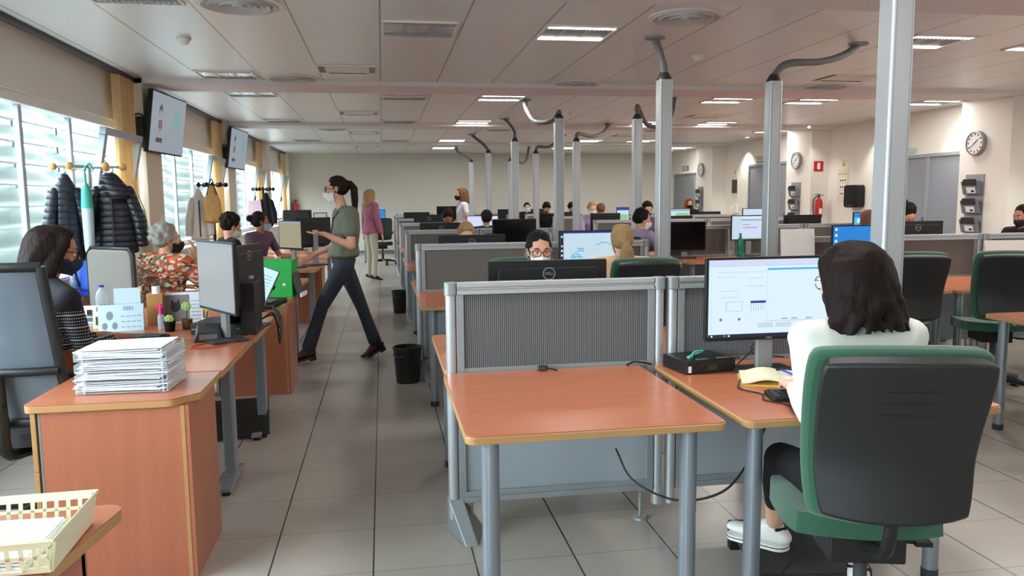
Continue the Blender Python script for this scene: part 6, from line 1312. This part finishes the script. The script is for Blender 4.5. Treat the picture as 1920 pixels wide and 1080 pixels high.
r = empty('letter_tray', (-2.40, 6.66, Z), 0, 'blue desk tray in front of the blue bag', 'tray'); MB().box(0, 0, 0, 0.20, 0.06, 0.004).box(0, 0, 0, 0.2, 0.003, 0.04).box(0.197, 0, 0, 0.2, 0.06, 0.05).build('tray', 'royal', r)
coat_stand(-1.97, 9.76, 1.69, 'black', 'black', 6, 'black coat stand with ball knobs, second along the windows', 0.15); coat_stand(-1.80, 12.6, 1.68, 'black', 'black', 6, 'black coat stand third along the windows', 0.15)
b = Blob(); b.hull(((0, 0, 0), (0.04, 0.04, 0.03)), ((0, 0, -0.16), (0.10, 0.05, 0.04))); b.hull(((0, 0, -0.16), (0.10, 0.05, 0.04)), ((0, 0, -0.36), (0.11, 0.06, 0.05)))
r = empty('shoulder_bag', (-1.93, 9.52, 1.62), 0, 'tan leather shoulder bag on the second coat stand', 'bag'); b.build('body', 'leather', r, 0.012, 3); MB().tube(bez([(-0.05, -0.03, -0.08), (0, 0.0, 0.10), (0.06, -0.03, -0.08)]), 0.008).build('strap', 'black', r, smooth=True)
coat(-2.10, 9.60, 1.62, 0.3, mat('pale_scarf_cloth', (206, 202, 196), 0.9), 'pale cloth coat hanging on the second coat stand', 0.58, 0.17, name='coat')
r = empty('tote_bag', (-1.90, 12.4, 1.60), 0, 'pale pink bag on the third coat stand', 'bag'); MB().prism([(-0.11, -0.34), (0.11, -0.34), (0.09, -0.12), (-0.09, -0.12)], -0.03, 0.03, FACE_MY).build('body', mat('pale_pink', (226, 196, 214), 0.8), r, bevel=0.01); MB().tube([(-0.06, 0, -0.12), (0, 0, 0.08), (0.06, 0, -0.12)], 0.006, 6).build('strap', 'paper', r)
coat(-1.74, 12.45, 1.60, 0, 'blackcl', 'dark coat on the third coat stand', 0.5, 0.16, name='coat')

# ------------------------------------------------------------------ things on the foreground desks
r = empty('mini_computer', (1.225, 3.03, Z), radians(9), 'flat black computer on the desk left of the large monitor', 'computer'); MB().box(0, 0, 0, 0.235, 0.20, 0.055).build('case', 'black', r, bevel=0.004); MB().box(0.065, 0.02, 0.055, 0.12, 0.04, 0.0565).box(0.165, 0.02, 0.055, 0.22, 0.04, 0.0565).build('vent', 'grey', r); MB().box(0.008, -0.0015, 0.008, 0.022, 0, 0.035).build('sticker', 'paper', r); MB().box(0.1, -0.0015, 0.012, 0.145, 0, 0.035).build('port', 'dgrey', r)
r = empty('eyeglass_case', (1.27, 3.10, Z + 0.056), radians(30), 'turquoise folded strip lying on the black computer', 'clip'); MB().tube(bez([(0, 0, 0.004), (0.04, 0.01, 0.02), (0.08, 0.0, 0.02), (0.05, 0.02, 0.006), (0.0, 0.01, 0.005)]), 0.005, 8).build('strip', tq, r, smooth=True); MB().box(-0.01, -0.004, 0, 0.01, 0.012, 0.008).build('clasp', tq, r)
keyboard((1.59, 2.575, Z), radians(-12), 'black keyboard in front of the woman in the white jumper')
r = empty('notebook', (1.54, 2.86, Z), radians(-22), 'open notebook with yellow cover on the foreground desk', 'notebook')
yc = mat('yellow_cover', (224, 192, 84), 0.6); pg = mat('cream_page', (234, 228, 196), 0.7)
MB().box(-0.15, -0.105, 0.0, 0.15, 0.105, 0.003).build('cover', yc, r)
for s in (-1, 1):
    MB().surf(lambda u, v: (s * (0.002 + 0.142 * u), -0.1 + 0.2 * v, 0.018 + 0.010 * sin(pi * min(1, u * 1.3)) - 0.012 * u), 10, 3, 0.010).build('page_block', pg, r, smooth=False)
    g = MB(); 
    for k in range(6): g.box(min(s * 0.02, s * 0.10), -0.07 + 0.024 * k, 0.0275, max(s * 0.02, s * 0.10), -0.068 + 0.024 * k, 0.0282)
MB().cyl((0.02, 0.05, 0.034), (0.085, -0.07, 0.028), 0.004).build('pen', 'royal', r)
r = empty('sticky_note', (1.535, 2.99, Z + 0.0145), radians(-14), 'pale yellow note lying on the monitor base', 'note'); MB().surf(lambda u, v: (0.08 * u - 0.04, 0.05 * v - 0.025, 0.001 + 0.008 * u * u), 6, 2, 0.001).build('sheet', 'yellow', r)
o = MB().tube(bez([(1.40, 2.90, Z + 0.004), (1.33, 2.76, Z + 0.004), (1.37, 2.66, Z + 0.004), (1.34, 2.58, Z + 0.004), (1.385, 2.50, Z + 0.004), (1.36, 2.40, Z + 0.004), (1.36, 2.305, Z + 0.0), (1.365, 2.29, Z - 0.12), (1.39, 2.29, 0.45), (1.37, 2.32, 0.30), (1.33, 2.4, 0.16)]), 0.003, 6).build('keyboard_cable', 'black'); tag(o, 'thin wavy black cable running over the desk edge beside the keyboard', 'cable')
o = MB().tube(bez([(1.32, 2.50, 0.69), (1.30, 2.6, 0.50), (1.26, 2.75, 0.32), (1.15, 2.95, 0.22), (1.02, 3.1, 0.26), (0.98, 3.22, 0.36)]), 0.005, 6).build('power_cable', 'black'); tag(o, 'black cable hanging in a curve below the foreground desks', 'cable')
o = MB().tube(bez([(1.50, 3.14, Z + 0.01), (1.62, 3.17, Z + 0.10), (1.68, 3.2, Z + 0.16), (1.60, 3.22, Z + 0.05), (1.75, 3.2, Z + 0.02)]), 0.003, 6).tube(bez([(1.28, 3.24, Z + 0.01), (1.36, 3.22, Z + 0.05), (1.44, 3.23, Z + 0.02), (1.54, 3.2, Z + 0.03)]), 0.004, 6).build('monitor_cables', 'black'); tag(o, 'tangle of black cables behind the large monitor', 'cables')
r = empty('cable_plug', (0.66, 3.235, Z + 0.002), radians(-20), 'black plug lying at the back of the empty foreground desk', 'plug'); MB().box(-0.02, -0.012, 0, 0.02, 0.012, 0.02).build('plug', 'black', r, bevel=0.003); MB().tube([(0.018, 0, 0.01), (0.045, 0, 0.006), (0.06, 0.01, -0.001)], 0.004, 6).build('lead', 'black', r)
o = MB().tube(bez([(1.04, 3.26, Z + 0.003), (1.07, 3.245, Z + 0.02), (1.12, 3.245, Z + 0.012), (1.15, 3.25, Z + 0.004)]), 0.005, 6).build('cable_end', 'black'); tag(o, 'short black cable loop at the back corner of the empty foreground desk', 'cable')
r = empty('footrest', (1.34, 2.62, 0), radians(-8), 'large black footrest under the foreground desk, white trainer on it', 'footrest'); MB().add([(0, 0, 0.03), (0.45, 0, 0.03), (0, 0.36, 0.085), (0.45, 0.36, 0.085), (0, 0, 0.055), (0.45, 0, 0.055), (0, 0.36, 0.11), (0.45, 0.36, 0.11)], [(0, 2, 3, 1), (4, 5, 7, 6), (0, 1, 5, 4), (2, 6, 7, 3), (0, 4, 6, 2), (1, 3, 7, 5)]).build('plate', 'dgrey', r, bevel=0.01); [MB().box(a_, c_, 0, a_ + 0.04, c_ + 0.045, h_).build('support', 'black', r) for a_ in (0.0, 0.41) for c_, h_ in ((0.3, 0.08), (0.01, 0.04))]
r = empty('papers', (4.55, 8.86, Z), 0.05, 'pink-edged papers spread on the desk by the green bottle', 'papers')
for k, (dx, c) in enumerate(((0, 'paper'), (0.12, mat('pink_paper', (230, 180, 190), 0.7)), (0.3, 'paper'))): MB().surf(lambda u, v: (dx - 0.25 + 0.24 * u, -0.1 + 0.2 * v, 0.004 + 0.004 * k + 0.004 * sin(4 * u)), 6, 3, 0.002, tT(0, 0, 0, 0.2 * k - 0.2)).build('sheet', c, r)
